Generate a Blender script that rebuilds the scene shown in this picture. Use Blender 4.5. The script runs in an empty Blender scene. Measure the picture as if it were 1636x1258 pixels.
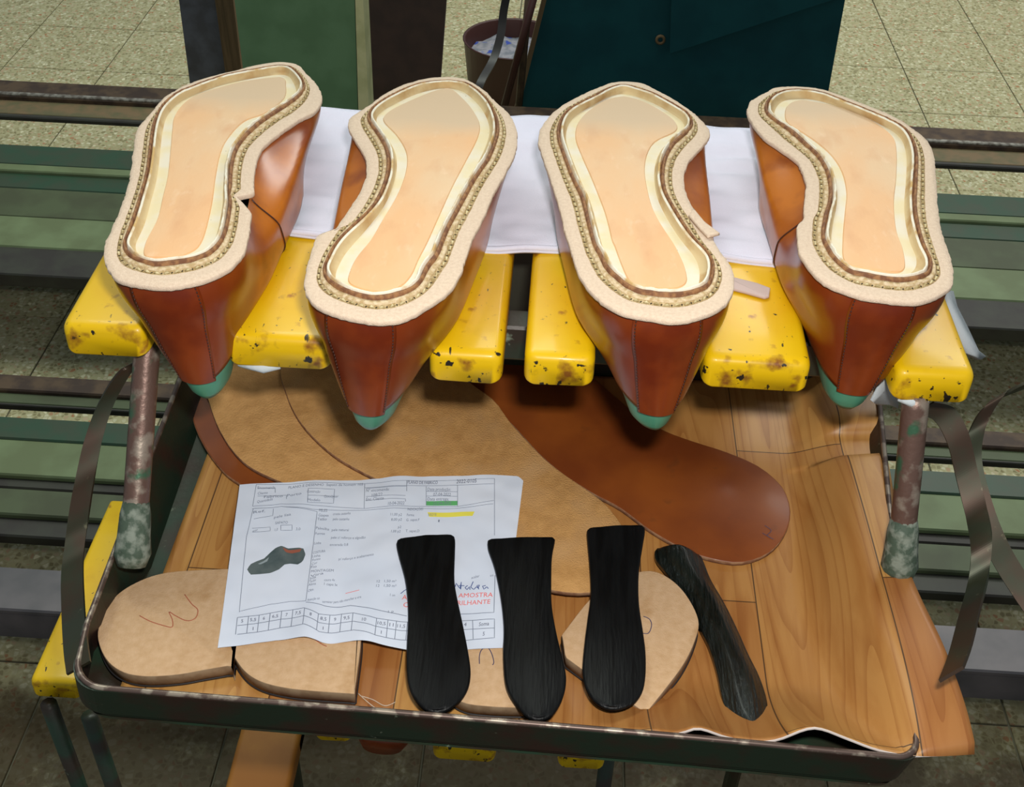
import bpy, math, random
from mathutils import Vector, noise
random.seed(7)
S = bpy.context.scene
COL = S.collection
# ------------------------------------------------------------------ camera
F = 1900.0
P, PSI, RHO = math.radians(40), math.radians(2), math.radians(2)
fw = Vector((-math.sin(PSI)*math.cos(P), math.cos(PSI)*math.cos(P), -math.sin(P)))
r0 = Vector((math.cos(PSI), math.sin(PSI), 0)); u0 = r0.cross(fw)
rt = r0*math.cos(RHO) + u0*math.sin(RHO)
up = -r0*math.sin(RHO) + u0*math.cos(RHO)
CAMP = Vector((0, 0, 1.5))
cd = bpy.data.cameras.new('camera'); cam = bpy.data.objects.new('camera', cd); COL.objects.link(cam)
cd.sensor_width = 36; cd.lens = F/1636*36; cd.clip_start = .01
from mathutils import Matrix
M = Matrix((rt, up, -fw)).transposed().to_4x4(); M.translation = CAMP
cam.matrix_world = M
S.camera = cam
# ------------------------------------------------------------------ light and exposure
S.view_settings.view_transform = 'Standard'; S.view_settings.look = 'None'
S.view_settings.gamma = 1; S.view_settings.use_curve_mapping = False
S.view_settings.exposure = 0.0
W = bpy.data.worlds.new('world'); S.world = W; W.use_nodes = True
W.node_tree.nodes['Background'].inputs[0].default_value = (.80, .92, 1, 1)
W.node_tree.nodes['Background'].inputs[1].default_value = .26
def area(name, loc, target, size, energy, color, size_y=None):
    l = bpy.data.lights.new(name, 'AREA'); l.energy = energy; l.color = color; l.size = size
    if size_y: l.shape = 'RECTANGLE'; l.size_y = size_y
    o = bpy.data.objects.new(name, l); COL.objects.link(o); o.location = loc
    o.rotation_euler = (Vector(target)-Vector(loc)).to_track_quat('-Z', 'Y').to_euler()
    return o
# the compact camera's own flash, just above and right of the lens
fl = CAMP + rt*.035 + up*.07
area('camera_flash', fl, fl+fw, .045, 5.5, (1, .97, .92), .03)
# the workshop's overhead lamps
area('ceiling_lamp', (-.6, 2.6, 3.6), (0, 1.8, 0), 2.2, 62, (.92, 1, .90), .8)
area('ceiling_lamp', (1.6, 4.2, 3.6), (1.3, 3.4, 0), 2.2, 75, (1, 1, .94), .8)

# ------------------------------------------------------------------ helpers
def ray(px, py): return fw + rt*((px-818)/F) - up*((py-629)/F)
def az(px, py, z):
    d = ray(px, py); return CAMP + d*((z-CAMP.z)/d.z)
def ay(px, py, y):
    d = ray(px, py); return CAMP + d*(y/d.y)
def tag(o, label=None, cat=None, group=None, kind=None):
    if label: o['label'] = label
    if cat: o['category'] = cat
    if group: o['group'] = group
    if kind: o['kind'] = kind
    return o
def root(name, loc, label, cat, group=None):
    o = bpy.data.objects.new(name, None); COL.objects.link(o); o.location = loc
    o.empty_display_size = .02
    return tag(o, label, cat, group)
def wloc(p):
    v = Vector((0, 0, 0))
    while p: v += p.location; p = p.parent
    return v
def mesh(name, V, Fc, m, parent=None, smooth=False, origin=None, kind=None):
    """V in world coordinates"""
    off = wloc(parent) if parent else Vector((0, 0, 0))
    if origin is None: origin = off
    origin = Vector(origin)
    me = bpy.data.meshes.new(name)
    me.from_pydata([Vector(v)-origin for v in V], [], Fc); me.update()
    if m: me.materials.append(m)
    if smooth: me.polygons.foreach_set('use_smooth', [True]*len(me.polygons))
    o = bpy.data.objects.new(name, me); COL.objects.link(o)
    o.location = origin-off
    if parent: o.parent = parent
    if kind: o['kind'] = kind
    return o
class MB:
    def __init__(s): s.V = []; s.F = []
    def add(s, V, Fc):
        n = len(s.V); s.V += [Vector(v) for v in V]; s.F += [tuple(i+n for i in f) for f in Fc]
    def box(s, a, b, bev=0):
        x0, y0, z0 = a; x1, y1, z1 = b
        if bev <= 0:
            s.add([(x0,y0,z0),(x1,y0,z0),(x1,y1,z0),(x0,y1,z0),(x0,y0,z1),(x1,y0,z1),(x1,y1,z1),(x0,y1,z1)],
                  [(0,3,2,1),(4,5,6,7),(0,1,5,4),(1,2,6,5),(2,3,7,6),(3,0,4,7)])
        else:
            rr = []
            for (z, i) in ((z0, bev), (z0+bev, 0), (z1-bev, 0), (z1, bev)):
                c = []
                for (cx, cy, a0) in ((x1-bev, y0+bev, -90), (x1-bev, y1-bev, 0), (x0+bev, y1-bev, 90), (x0+bev, y0+bev, 180)):
                    for k in (0, 45, 90):
                        t = math.radians(a0+k); q = bev-i*.7
                        c.append((cx+math.cos(t)*q, cy+math.sin(t)*q, z))
                rr.append(c)
            s.loft(rr, cap=True)
    def loft(s, rings, cap=False, closed=True):
        n = len(rings[0]); V = [v for r in rings for v in r]; Fc = []
        for k in range(len(rings)-1):
            for i in range(n if closed else n-1):
                j = (i+1) % n
                Fc.append((k*n+i, k*n+j, (k+1)*n+j, (k+1)*n+i))
        if cap:
            Fc.append(tuple(range(n))[::-1]); Fc.append(tuple(range((len(rings)-1)*n, len(rings)*n)))
        s.add(V, Fc)
    def tube(s, pts, r, n=8, cap=True, flat=1.0):
        pts = [Vector(p) for p in pts]; rings = []; pn = None
        for i, p in enumerate(pts):
            t = (pts[min(i+1, len(pts)-1)]-pts[max(i-1, 0)]).normalized()
            if pn is None: pn = t.orthogonal().normalized() if abs(t.z) > .9 else t.cross(Vector((0,0,1))).normalized()
            nn = (pn - t*pn.dot(t)).normalized(); bb = t.cross(nn); pn = nn
            rr = r[i] if isinstance(r, (list, tuple)) else r
            rings.append([p+nn*math.cos(2*math.pi*k/n)*rr+bb*math.sin(2*math.pi*k/n)*rr*flat for k in range(n)])
        s.loft(rings, cap)
    def build(s, name, m, parent=None, smooth=False, **k): return mesh(name, s.V, s.F, m, parent, smooth, **k)

def resample(pts, n, closed=False):
    pts = [Vector(p) for p in pts]
    if closed: pts = pts+[pts[0]]
    L = [0]
    for a, b in zip(pts, pts[1:]): L.append(L[-1]+(b-a).length)
    out = []; j = 0
    m = n if closed else n-1
    for i in range(n):
        t = L[-1]*i/m
        while j < len(L)-2 and L[j+1] < t: j += 1
        d = L[j+1]-L[j]
        out.append(pts[j].lerp(pts[j+1], (t-L[j])/d if d > 1e-9 else 0))
    return out
def catmull(pts, sub=6, closed=True):
    pts = [Vector(p) for p in pts]; n = len(pts); out = []
    rng = range(n) if closed else range(n-1)
    for i in rng:
        if closed: a, b, c, d = pts[i-1], pts[i], pts[(i+1) % n], pts[(i+2) % n]
        else: a, b, c, d = pts[max(i-1, 0)], pts[i], pts[i+1], pts[min(i+2, n-1)]
        for k in range(sub):
            t = k/sub
            out.append(((b*2)+(c-a)*t+(a*2-b*5+c*4-d)*t*t+(b*3-a-c*3+d)*t**3)*.5)
    if not closed: out.append(pts[-1])
    return out
def smoothc(pts, it):
    n = len(pts)
    for _ in range(it): pts = [pts[i]*.5+(pts[i-1]+pts[(i+1) % n])*.25 for i in range(n)]
    return pts
def area2(pts): return .5*sum(pts[i].x*pts[(i+1) % len(pts)].y-pts[(i+1) % len(pts)].x*pts[i].y for i in range(len(pts)))
def inward(pts, d):
    n = len(pts); sg = 1 if area2(pts) > 0 else -1; out = []
    for i in range(n):
        t = pts[(i+1) % n]-pts[i-1]; t = Vector((t.x, t.y, 0))
        if t.length < 1e-9: out.append(pts[i].copy()); continue
        t.normalize(); out.append(pts[i]+Vector((-t.y, t.x, 0))*sg*d)
    return out
def halves(pts, n):
    """closed loop starting at its first point -> two halves meeting at the farthest point"""
    p0 = pts[0]; k = max(range(len(pts)), key=lambda i: (pts[i]-p0).length)
    return resample(pts[:k+1], n), resample([pts[0]]+pts[:k-1:-1], n)
def slab(name, outline, z0, th, m, parent=None, bev=.0008, dome=0, side=None, n=48, kd=None, rim=0, tilt=None, smooth=True, wob=0):
    """a sheet or block with a traced outline, rounded edge and optional dome/dish"""
    o = [Vector((p[0], p[1], 0)) for p in outline]
    L, R = halves(o, n)
    loop = L + R[-2:0:-1]
    zt = z0+th
    def zz(p): return (tilt(p) if tilt else 0)
    def setz(r, z): return [Vector((p.x, p.y, z+zz(p)+(noise.noise(p*40)*wob if wob else 0))) for p in r]
    i1, i2 = inward(loop, bev), inward(loop, bev*.3)
    mb = MB()
    mb.loft([setz(i1, z0), setz(loop, z0+bev*.3), setz(loop, zt-bev), setz(i2, zt-bev*.3), setz(i1, zt)])
    N = len(loop)
    Li = i1[:n]; Ri = [i1[0]]+i1[:n-2:-1]
    if dome == 0 and tilt is None and wob == 0:
        mb.F.append(tuple(range(4*N, 5*N))); mb.F.append(tuple(range(N))[::-1])
    else:
        K = 8; V = []; Fc = []
        for a, b in zip(Li, Ri[:n]):
            for k in range(K+1):
                q = a.lerp(b, k/K); s_ = 2*k/K-1
                V.append(Vector((q.x, q.y, zt+zz(q)+dome*(1-s_*s_)+(noise.noise(q*40)*wob if wob else 0))))
        for i in range(n-1):
            for k in range(K):
                Fc.append((i*(K+1)+k, i*(K+1)+k+1, (i+1)*(K+1)+k+1, (i+1)*(K+1)+k))
        mb.add(V, Fc)
        B = [Vector((p.x, p.y, z0+zz(p))) for a, b in zip(Li, Ri[:n]) for p in (a, b)]
        mb.add(B, [(2*i, 2*i+2, 2*i+3, 2*i+1) for i in range(n-1)])
    ob = mb.build(name, m, parent, smooth)
    me = ob.data
    if side:
        me.materials.append(side); nf = len(loop)*3
        for p in me.polygons[:nf]: p.material_index = 1
    return ob
def pxz(pts, z): return [az(x, y, z) for x, y in pts]

# ------------------------------------------------------------------ materials
def mat(name, col, rough=.6, metal=0, coat=0, col2=None, nscale=20, nlo=.4, nhi=.6, bump=0, bscale=200, spots=None, stretch=None, spec=.5, layers=(), sheen=0, detail=4, coatr=.15):
    m = bpy.data.materials.new(name); m.use_nodes = True
    nt = m.node_tree; N = nt.nodes; L = nt.links
    b = N['Principled BSDF']; b.inputs['Roughness'].default_value = rough; b.inputs['Metallic'].default_value = metal
    b.inputs['Coat Weight'].default_value = coat; b.inputs['Coat Roughness'].default_value = coatr
    b.inputs['Specular IOR Level'].default_value = spec
    if sheen: b.inputs['Sheen Weight'].default_value = sheen
    tc = N.new('ShaderNodeTexCoord'); src = tc.outputs['Object']
    if stretch:
        mp = N.new('ShaderNodeMapping'); mp.inputs['Scale'].default_value = stretch
        L.new(src, mp.inputs[0]); src = mp.outputs[0]
    cur = None
    def rgb(c): return (*c, 1)
    def nz(scale, lo, hi, det=4):
        n = N.new('ShaderNodeTexNoise'); n.inputs['Scale'].default_value = scale; n.inputs['Detail'].default_value = det
        L.new(src, n.inputs['Vector'])
        r = N.new('ShaderNodeMapRange'); r.inputs[1].default_value = lo; r.inputs[2].default_value = hi
        L.new(n.outputs[0], r.inputs[0]); return r.outputs[0]
    def mix(a, bcol, fac):
        x = N.new('ShaderNodeMix'); x.data_type = 'RGBA'
        L.new(fac, x.inputs[0])
        if isinstance(a, tuple): x.inputs[6].default_value = rgb(a)
        else: L.new(a, x.inputs[6])
        x.inputs[7].default_value = rgb(bcol); return x.outputs[2]
    cur = col
    if col2: cur = mix(cur, col2, nz(nscale, nlo, nhi, detail))
    for (c, sc, lo, hi) in layers: cur = mix(cur, c, nz(sc, lo, hi, 6))
    if isinstance(cur, tuple): b.inputs['Base Color'].default_value = rgb(cur)
    else: L.new(cur, b.inputs['Base Color'])
    if bump:
        n = N.new('ShaderNodeTexNoise'); n.inputs['Scale'].default_value = bscale; n.inputs['Detail'].default_value = 5
        L.new(src, n.inputs['Vector'])
        bp = N.new('ShaderNodeBump'); bp.inputs['Strength'].default_value = bump; bp.inputs['Distance'].default_value = .001
        L.new(n.outputs[0], bp.inputs['Height']); L.new(bp.outputs[0], b.inputs['Normal'])
    return m
m_welt = mat('welt leather', (.74,.58,.44), .9, col2=(.66,.50,.37), nscale=500, nlo=.35, nhi=.7, bump=.6, bscale=1500, spec=.2)
m_groove = mat('welt groove', (.42,.29,.13), .9, col2=(.62,.48,.28), nscale=400, bump=.6, bscale=1500, spec=.2)
m_lip = mat('welt lip', (.74,.58,.38), .9, col2=(.52,.36,.18), nscale=350, nlo=.4, nhi=.62, bump=.7, bscale=1500, spec=.2)
m_thread = mat('waxed thread', (.66,.56,.32), .6, col2=(.34,.25,.10), nscale=300)
m_hole = mat('awl hole', (.05,.035,.012), .9)
m_rim = mat('upper edge', (.17,.065,.025), .75, col2=(.32,.15,.055), nscale=250, bump=.5, bscale=900)
m_rib = mat('canvas rib', (.82,.76,.62), .9, col2=(.60,.40,.17), nscale=60, nlo=.50, nhi=.66, bump=.5, bscale=1200, spec=.2)
m_ribin = mat('glued rib wall', (.62,.47,.25), .8, col2=(.45,.25,.08), nscale=45, nlo=.48, nhi=.72)
m_feather = mat('insole margin', (.70,.59,.36), .6, col2=(.70,.63,.50), nscale=45, nlo=.4, nhi=.6, layers=(((.10,.06,.03), 420, .735, .76),))
m_insole = mat('insole leather', (.74,.42,.20), .6, col2=(.70,.48,.28), nscale=22, nlo=.35, nhi=.7, stretch=(1, .45, 1), layers=(((.62,.31,.14), 60, .52, .90), ((.80,.56,.36), 140, .60, 1.0), ((.08,.05,.03), 330, .765, .785)), bump=.12, bscale=500)
m_upper = mat('burnished calf', (.25,.050,.007), .28, coat=.2, col2=(.50,.15,.012), spec=.4, nscale=16, nlo=.38, nhi=.62, layers=(((.17,.032,.008), 26, .52, .78),), coatr=.22)
m_strap = mat('heel strap calf', (.14,.018,.004), .28, coat=.2, spec=.4, col2=(.22,.036,.006), nscale=30, coatr=.2)
m_seam = mat('seam thread', (.05,.012,.005), .6)
m_last = mat('green last plastic', (.055,.22,.13), .45, coat=.2, col2=(.08,.30,.19), nscale=30)
m_yel = mat('yellow rubber', (.76,.47,.002), .42, coat=.12, col2=(.70,.39,.002), spec=.35, nscale=12, nlo=.45, nhi=.65, layers=(((.35,.13,.01), 70, .64, .74), ((.03,.02,.01), 240, .70, .735)), bump=.06, bscale=60, coatr=.12)
def ygrad(m, col, y0, y1, wob=.05, sc=30):
    nt = m.node_tree; N = nt.nodes; L = nt.links; b = N['Principled BSDF']
    tc = N.new('ShaderNodeTexCoord'); sp = N.new('ShaderNodeSeparateXYZ'); L.new(tc.outputs['Object'], sp.inputs[0])
    n = N.new('ShaderNodeTexNoise'); n.inputs['Scale'].default_value = sc; L.new(tc.outputs['Object'], n.inputs['Vector'])
    ma = N.new('ShaderNodeMath'); ma.operation = 'MULTIPLY_ADD'; L.new(n.outputs[0], ma.inputs[0]); ma.inputs[1].default_value = wob; L.new(sp.outputs[1], ma.inputs[2])
    r = N.new('ShaderNodeMapRange'); r.inputs[1].default_value = y0+wob/2; r.inputs[2].default_value = y1+wob/2; L.new(ma.outputs[0], r.inputs[0])
    src = b.inputs['Base Color'].links[0].from_socket
    x = N.new('ShaderNodeMix'); x.data_type = 'RGBA'; L.new(r.outputs[0], x.inputs[0]); L.new(src, x.inputs[6]); x.inputs[7].default_value = (*col, 1)
    L.new(x.outputs[2], b.inputs['Base Color'])
ygrad(m_upper, (.19,.030,.006), .05, -.02)       # the heel is burnished darker and redder
ygrad(m_insole, (.60,.43,.27), .185, .215, .02)  # unpolished grey-tan forepart of the insole
def slat_dirt(m):
    nt = m.node_tree; N = nt.nodes; L = nt.links; b = N['Principled BSDF']
    tc = N.new('ShaderNodeTexCoord'); sp = N.new('ShaderNodeSeparateXYZ'); L.new(tc.outputs['Object'], sp.inputs[0])
    g = N.new('ShaderNodeNewGeometry')
    src = b.inputs['Base Color'].links[0].from_socket
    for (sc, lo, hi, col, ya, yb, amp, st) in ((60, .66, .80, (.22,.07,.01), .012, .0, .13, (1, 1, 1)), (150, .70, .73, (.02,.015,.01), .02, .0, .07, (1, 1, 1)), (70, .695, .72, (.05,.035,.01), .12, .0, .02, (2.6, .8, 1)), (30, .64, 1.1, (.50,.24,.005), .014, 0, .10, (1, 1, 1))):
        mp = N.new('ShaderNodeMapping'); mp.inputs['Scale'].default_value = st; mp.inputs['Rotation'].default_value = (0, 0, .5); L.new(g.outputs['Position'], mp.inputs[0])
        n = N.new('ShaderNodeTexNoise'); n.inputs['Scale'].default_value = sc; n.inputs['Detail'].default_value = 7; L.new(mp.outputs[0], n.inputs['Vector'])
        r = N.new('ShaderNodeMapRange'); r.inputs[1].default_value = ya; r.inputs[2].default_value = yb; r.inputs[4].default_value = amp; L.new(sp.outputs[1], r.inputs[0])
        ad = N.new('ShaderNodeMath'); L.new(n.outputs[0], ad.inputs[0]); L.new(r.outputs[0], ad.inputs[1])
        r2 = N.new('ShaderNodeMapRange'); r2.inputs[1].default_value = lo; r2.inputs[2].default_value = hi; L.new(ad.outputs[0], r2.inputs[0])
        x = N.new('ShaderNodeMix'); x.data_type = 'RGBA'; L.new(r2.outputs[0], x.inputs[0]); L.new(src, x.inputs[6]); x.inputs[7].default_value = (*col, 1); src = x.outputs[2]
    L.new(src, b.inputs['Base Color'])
slat_dirt(m_yel)
m_foam = mat('lining foam', (.55,.60,.62), .9, bump=.5, bscale=300)
m_cloth = mat('white cotton', (.74,.73,.86), .95, col2=(.68,.68,.80), nscale=14, bump=.35, bscale=1600, spec=.15)
m_gcloth = mat('grey cloth', (.45,.48,.50), .95, bump=.4, bscale=1200, spec=.15)
m_suede = mat('tan split leather', (.62,.34,.125), .95, col2=(.48,.25,.085), nscale=120, nlo=.3, nhi=.7, bump=.8, bscale=900, spec=.1, layers=(((.62,.37,.17), 30, .5, .8),))
m_suedeL = mat('pale tan split leather', (.68,.38,.145), .95, col2=(.54,.29,.105), nscale=90, nlo=.3, nhi=.7, bump=.9, bscale=700, spec=.1)
m_sole = mat('brown smooth sole leather', (.17,.036,.006), .45, coat=.05, col2=(.26,.065,.009), nscale=14, nlo=.4, nhi=.65, layers=(((.10,.03,.01), 60, .64, .9),))
m_soleedge = mat('sole cut edge', (.22,.10,.05), .9, col2=(.34,.19,.10), nscale=200)
m_heel = mat('heel board', (.66,.44,.26), .9, col2=(.58,.37,.20), nscale=200, nlo=.3, nhi=.7, bump=.3, bscale=1200, spec=.15, layers=(((.48,.28,.13), 40, .60, .75), ((.12,.06,.03), 160, .765, .78)))
m_heelside = mat('heel board side', (.36,.25,.15), .9, col2=(.28,.18,.10), nscale=150)
m_heelbase = mat('heel base rubber', (.02,.018,.02), .5)
m_pen = mat('pen ink', (.06,.06,.14), .6)
m_redpen = mat('red crayon', (.45,.12,.06), .8)
m_black = mat('black shank coating', (.0025,.0027,.003), .45, col2=(.005,.0055,.006), nscale=200, spec=.22, stretch=(1, .12, 1), bump=.5, bscale=500)
m_blackg = mat('glossy black coating', (.004,.006,.005), .20, coat=.3, col2=(.010,.014,.012), nscale=120, bump=2.2, bscale=420, stretch=(1, .16, 1), coatr=.2)
m_velvet = mat('black backing', (.002,.002,.0035), .95, spec=.05)
m_paper = mat('paper', (.74,.79,.90), .85, col2=(.70,.76,.88), nscale=20, spec=.2)
m_print = mat('grey print', (.20,.23,.30), .8); m_printd = mat('dark print', (.10,.11,.17), .8)
m_red = mat('red print', (.85,.16,.14), .8); m_green = mat('green print', (.12,.46,.16), .8); m_yhl = mat('yellow highlighter', (.86,.78,.10), .8)
m_ink = mat('blue ink', (.05,.09,.28), .7); m_shoepic = mat('printed shoe', (.05,.08,.085), .8, col2=(.11,.14,.14), nscale=60); m_shoeop = mat('printed lining', (.33,.10,.06), .8)
m_pole = mat('worn steel', (.15,.085,.065), .42, .4, col2=(.30,.24,.19), nscale=80, nlo=.5, nhi=.62, layers=(((.05,.13,.07), 60, .56, .66),), bump=.4, bscale=250)
m_weld = mat('corroded weld', (.06,.09,.06), .7, col2=(.22,.25,.20), nscale=140, nlo=.45, nhi=.6, bump=1, bscale=200)
m_tray = mat('tray paint', (.010,.022,.012), .5, .1, col2=(.028,.012,.008), nscale=22, nlo=.42, nhi=.58, layers=(((.16,.18,.13), 120, .70, .76),), bump=.2, bscale=200)
m_dgreen = mat('dark green painted steel', (.018,.040,.022), .45, .1, col2=(.03,.02,.012), nscale=25, layers=(((.20,.24,.17), 90, .68, .76),), bump=.2, bscale=200)
m_edge = mat('bare rim steel', (.12,.08,.065), .4, .5, col2=(.34,.28,.22), nscale=90, nlo=.5, nhi=.6)
m_band = mat('band steel', (.035,.040,.022), .42, .5, col2=(.05,.028,.016), nscale=30, layers=(((.16,.15,.09), 110, .66, .76),))
m_rrust = mat('rail rust', (.045,.026,.017), .6, .3, col2=(.09,.055,.03), nscale=30)
m_rlight = mat('rail wear', (.30,.28,.24), .45, .4, col2=(.12,.10,.08), nscale=80)
m_flange = mat('rail flange', (.16,.105,.05), .7, col2=(.10,.09,.04), nscale=25)
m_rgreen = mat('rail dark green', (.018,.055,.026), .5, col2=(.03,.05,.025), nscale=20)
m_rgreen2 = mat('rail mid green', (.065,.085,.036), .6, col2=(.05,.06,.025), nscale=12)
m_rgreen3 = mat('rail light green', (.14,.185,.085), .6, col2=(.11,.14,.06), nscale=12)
m_rdark = mat('rail dark steel', (.022,.018,.014), .6, col2=(.03,.03,.02), nscale=20)  # near-black steel colour for channels, flange edges and rear bars
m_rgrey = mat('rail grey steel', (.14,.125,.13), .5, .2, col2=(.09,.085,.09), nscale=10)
m_gpost = mat('light green paint', (.075,.155,.07), .6, col2=(.06,.13,.055), nscale=25, layers=(((.12,.05,.02), 120, .72, .76),))
m_cream = mat('cream edge', (.38,.38,.19), .6, col2=(.30,.31,.14), nscale=40)
m_bluegrey = mat('blue grey steel', (.09,.095,.11), .6, col2=(.06,.06,.065), nscale=20)
m_wood = mat('raw wood lath', (.14,.085,.035), .8, col2=(.09,.055,.02), nscale=25, stretch=(4, 1, .3))
m_brown = mat('brown board', (.06,.032,.022), .6, col2=(.045,.025,.018), nscale=20)
m_teal = mat('teal board', (.003,.046,.054), .6, spec=.2, col2=(.004,.056,.064), nscale=12, bump=.1, bscale=300)
m_tealedge = mat('teal board edge', (.12,.075,.03), .7)
m_rubber = mat('dark rubber', (.012,.010,.010), .45)
m_can = mat('can brown paint', (.05,.012,.008), .5)
m_stuff = mat('can contents', (.28,.27,.30), .9, col2=(.16,.17,.20), nscale=40, layers=(((.03,.06,.30), 25, .62, .66),))
m_orange = mat('shaded orange rubber', (.30,.125,.016), .6, spec=.3, col2=(.24,.09,.012), nscale=20)  # slat colour darkened to hold the shade below the tray

def terrazzo():
    m = mat('terrazzo', (.36,.34,.22), .6, spec=.2)
    nt = m.node_tree; N = nt.nodes; L = nt.links; b = N['Principled BSDF']
    g = N.new('ShaderNodeNewGeometry')
    def vor(scale):
        v = N.new('ShaderNodeTexVoronoi'); v.inputs['Scale'].default_value = scale; L.new(g.outputs['Position'], v.inputs['Vector']); return v
    v = vor(115)
    cr = N.new('ShaderNodeValToRGB'); L.new(v.outputs['Color'], cr.inputs[0])
    e = cr.color_ramp.elements; e[0].position = 0; e[0].color = (.22,.19,.09,1); e[1].position = 1; e[1].color = (.74,.69,.46,1)
    for p, c in ((.25,(.24,.21,.11,1)), (.45,(.40,.36,.20,1)), (.62,(.52,.50,.34,1)), (.74,(.36,.17,.08,1)), (.80,(.55,.52,.36,1))):
        x = e.new(p); x.color = c
    v2 = N.new('ShaderNodeTexVoronoi'); v2.feature = 'DISTANCE_TO_EDGE'; v2.inputs['Scale'].default_value = 115; L.new(g.outputs['Position'], v2.inputs['Vector'])
    r = N.new('ShaderNodeMapRange'); r.inputs[1].default_value = .05; r.inputs[2].default_value = .16; L.new(v2.outputs[0], r.inputs[0])
    x = N.new('ShaderNodeMix'); x.data_type = 'RGBA'; L.new(r.outputs[0], x.inputs[0]); x.inputs[6].default_value = (.40,.37,.21,1); L.new(cr.outputs[0], x.inputs[7])
    # oil and glue stains, plus the trolley's shade painted in as brown
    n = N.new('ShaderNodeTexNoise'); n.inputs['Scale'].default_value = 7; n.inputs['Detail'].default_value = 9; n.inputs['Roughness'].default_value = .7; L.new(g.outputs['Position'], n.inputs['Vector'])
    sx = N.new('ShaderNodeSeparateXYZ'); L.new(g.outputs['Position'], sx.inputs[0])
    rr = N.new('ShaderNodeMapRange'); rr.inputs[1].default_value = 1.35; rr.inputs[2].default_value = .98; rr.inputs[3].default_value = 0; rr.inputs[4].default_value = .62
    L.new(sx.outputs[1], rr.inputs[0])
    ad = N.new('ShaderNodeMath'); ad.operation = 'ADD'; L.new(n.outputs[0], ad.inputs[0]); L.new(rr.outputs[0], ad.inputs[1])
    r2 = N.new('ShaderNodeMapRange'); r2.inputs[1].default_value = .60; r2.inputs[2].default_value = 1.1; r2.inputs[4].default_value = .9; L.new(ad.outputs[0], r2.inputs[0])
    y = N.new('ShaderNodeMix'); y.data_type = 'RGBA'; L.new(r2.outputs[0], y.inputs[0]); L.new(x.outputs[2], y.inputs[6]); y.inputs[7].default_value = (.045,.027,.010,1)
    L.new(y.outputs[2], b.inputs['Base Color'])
    return m
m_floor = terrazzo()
m_joint = mat('joint grout', (.13,.12,.075), .9)

def woodprint():
    m = mat('wood print vinyl', (.4,.2,.08), .42, spec=.4)
    nt = m.node_tree; N = nt.nodes; L = nt.links; b = N['Principled BSDF']
    tc = N.new('ShaderNodeTexCoord'); o = tc.outputs['UV']
    sp = N.new('ShaderNodeSeparateXYZ'); L.new(o, sp.inputs[0])
    cb = N.new('ShaderNodeCombineXYZ'); L.new(sp.outputs[1], cb.inputs[0]); L.new(sp.outputs[0], cb.inputs[1])
    br = N.new('ShaderNodeTexBrick'); L.new(cb.outputs[0], br.inputs['Vector'])
    br.inputs['Scale'].default_value = 1; br.inputs['Brick Width'].default_value = .27; br.inputs['Row Height'].default_value = .076
    br.inputs['Mortar Size'].default_value = .0005; br.inputs['Mortar Smooth'].default_value = .3; br.inputs['Bias'].default_value = 0
    br.inputs['Color1'].default_value = (.56,.30,.085,1); br.inputs['Color2'].default_value = (.36,.14,.038,1); br.inputs['Mortar'].default_value = (.10,.05,.02,1)
    br.offset = .45
    mp = N.new('ShaderNodeMapping'); mp.inputs['Scale'].default_value = (9, 1.1, 1); L.new(o, mp.inputs[0])
    n = N.new('ShaderNodeTexNoise'); n.inputs['Scale'].default_value = 9; n.inputs['Detail'].default_value = 6; n.inputs['Distortion'].default_value = .6; L.new(mp.outputs[0], n.inputs['Vector'])
    r = N.new('ShaderNodeMapRange'); r.inputs[1].default_value = .42; r.inputs[2].default_value = .75; r.inputs[4].default_value = .75; L.new(n.outputs[0], r.inputs[0])
    x = N.new('ShaderNodeMix'); x.data_type = 'RGBA'; x.blend_type = 'MULTIPLY'; L.new(r.outputs[0], x.inputs[0]); L.new(br.outputs[0], x.inputs[6]); x.inputs[7].default_value = (.62,.42,.26,1)
    # flame-shaped rings
    mp2 = N.new('ShaderNodeMapping'); mp2.inputs['Scale'].default_value = (5, .38, 1); L.new(o, mp2.inputs[0])
    n2 = N.new('ShaderNodeTexNoise'); n2.inputs['Scale'].default_value = 3.2; n2.inputs['Detail'].default_value = 1.5; L.new(mp2.outputs[0], n2.inputs['Vector'])
    mu = N.new('ShaderNodeMath'); mu.operation = 'MULTIPLY'; mu.inputs[1].default_value = 22; L.new(n2.outputs[0], mu.inputs[0])
    fr = N.new('ShaderNodeMath'); fr.operation = 'FRACT'; L.new(mu.outputs[0], fr.inputs[0])
    r2 = N.new('ShaderNodeMapRange'); r2.inputs[1].default_value = .70; r2.inputs[2].default_value = 1; r2.inputs[4].default_value = .38; L.new(fr.outputs[0], r2.inputs[0])
    y = N.new('ShaderNodeMix'); y.data_type = 'RGBA'; y.blend_type = 'MULTIPLY'; L.new(r2.outputs[0], y.inputs[0]); L.new(x.outputs[2], y.inputs[6]); y.inputs[7].default_value = (.50,.28,.14,1)
    L.new(y.outputs[2], b.inputs['Base Color'])
    return m
m_vinyl = woodprint()

# ------------------------------------------------------------------ floor
fb = MB(); fb.box((-3.2, -1.2, -.05), (5.2, 6.2, -.004))
floor = fb.build('floor', m_joint); floor['kind'] = 'structure'
T = .2885; g = .0016
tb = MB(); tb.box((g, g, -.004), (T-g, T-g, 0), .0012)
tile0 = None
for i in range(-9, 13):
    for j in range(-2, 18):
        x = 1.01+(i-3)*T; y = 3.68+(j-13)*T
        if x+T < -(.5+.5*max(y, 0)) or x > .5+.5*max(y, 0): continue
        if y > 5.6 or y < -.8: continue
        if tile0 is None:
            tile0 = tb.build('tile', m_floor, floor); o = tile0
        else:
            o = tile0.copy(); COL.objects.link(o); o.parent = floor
        o.location = (x, y, 0)

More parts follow.
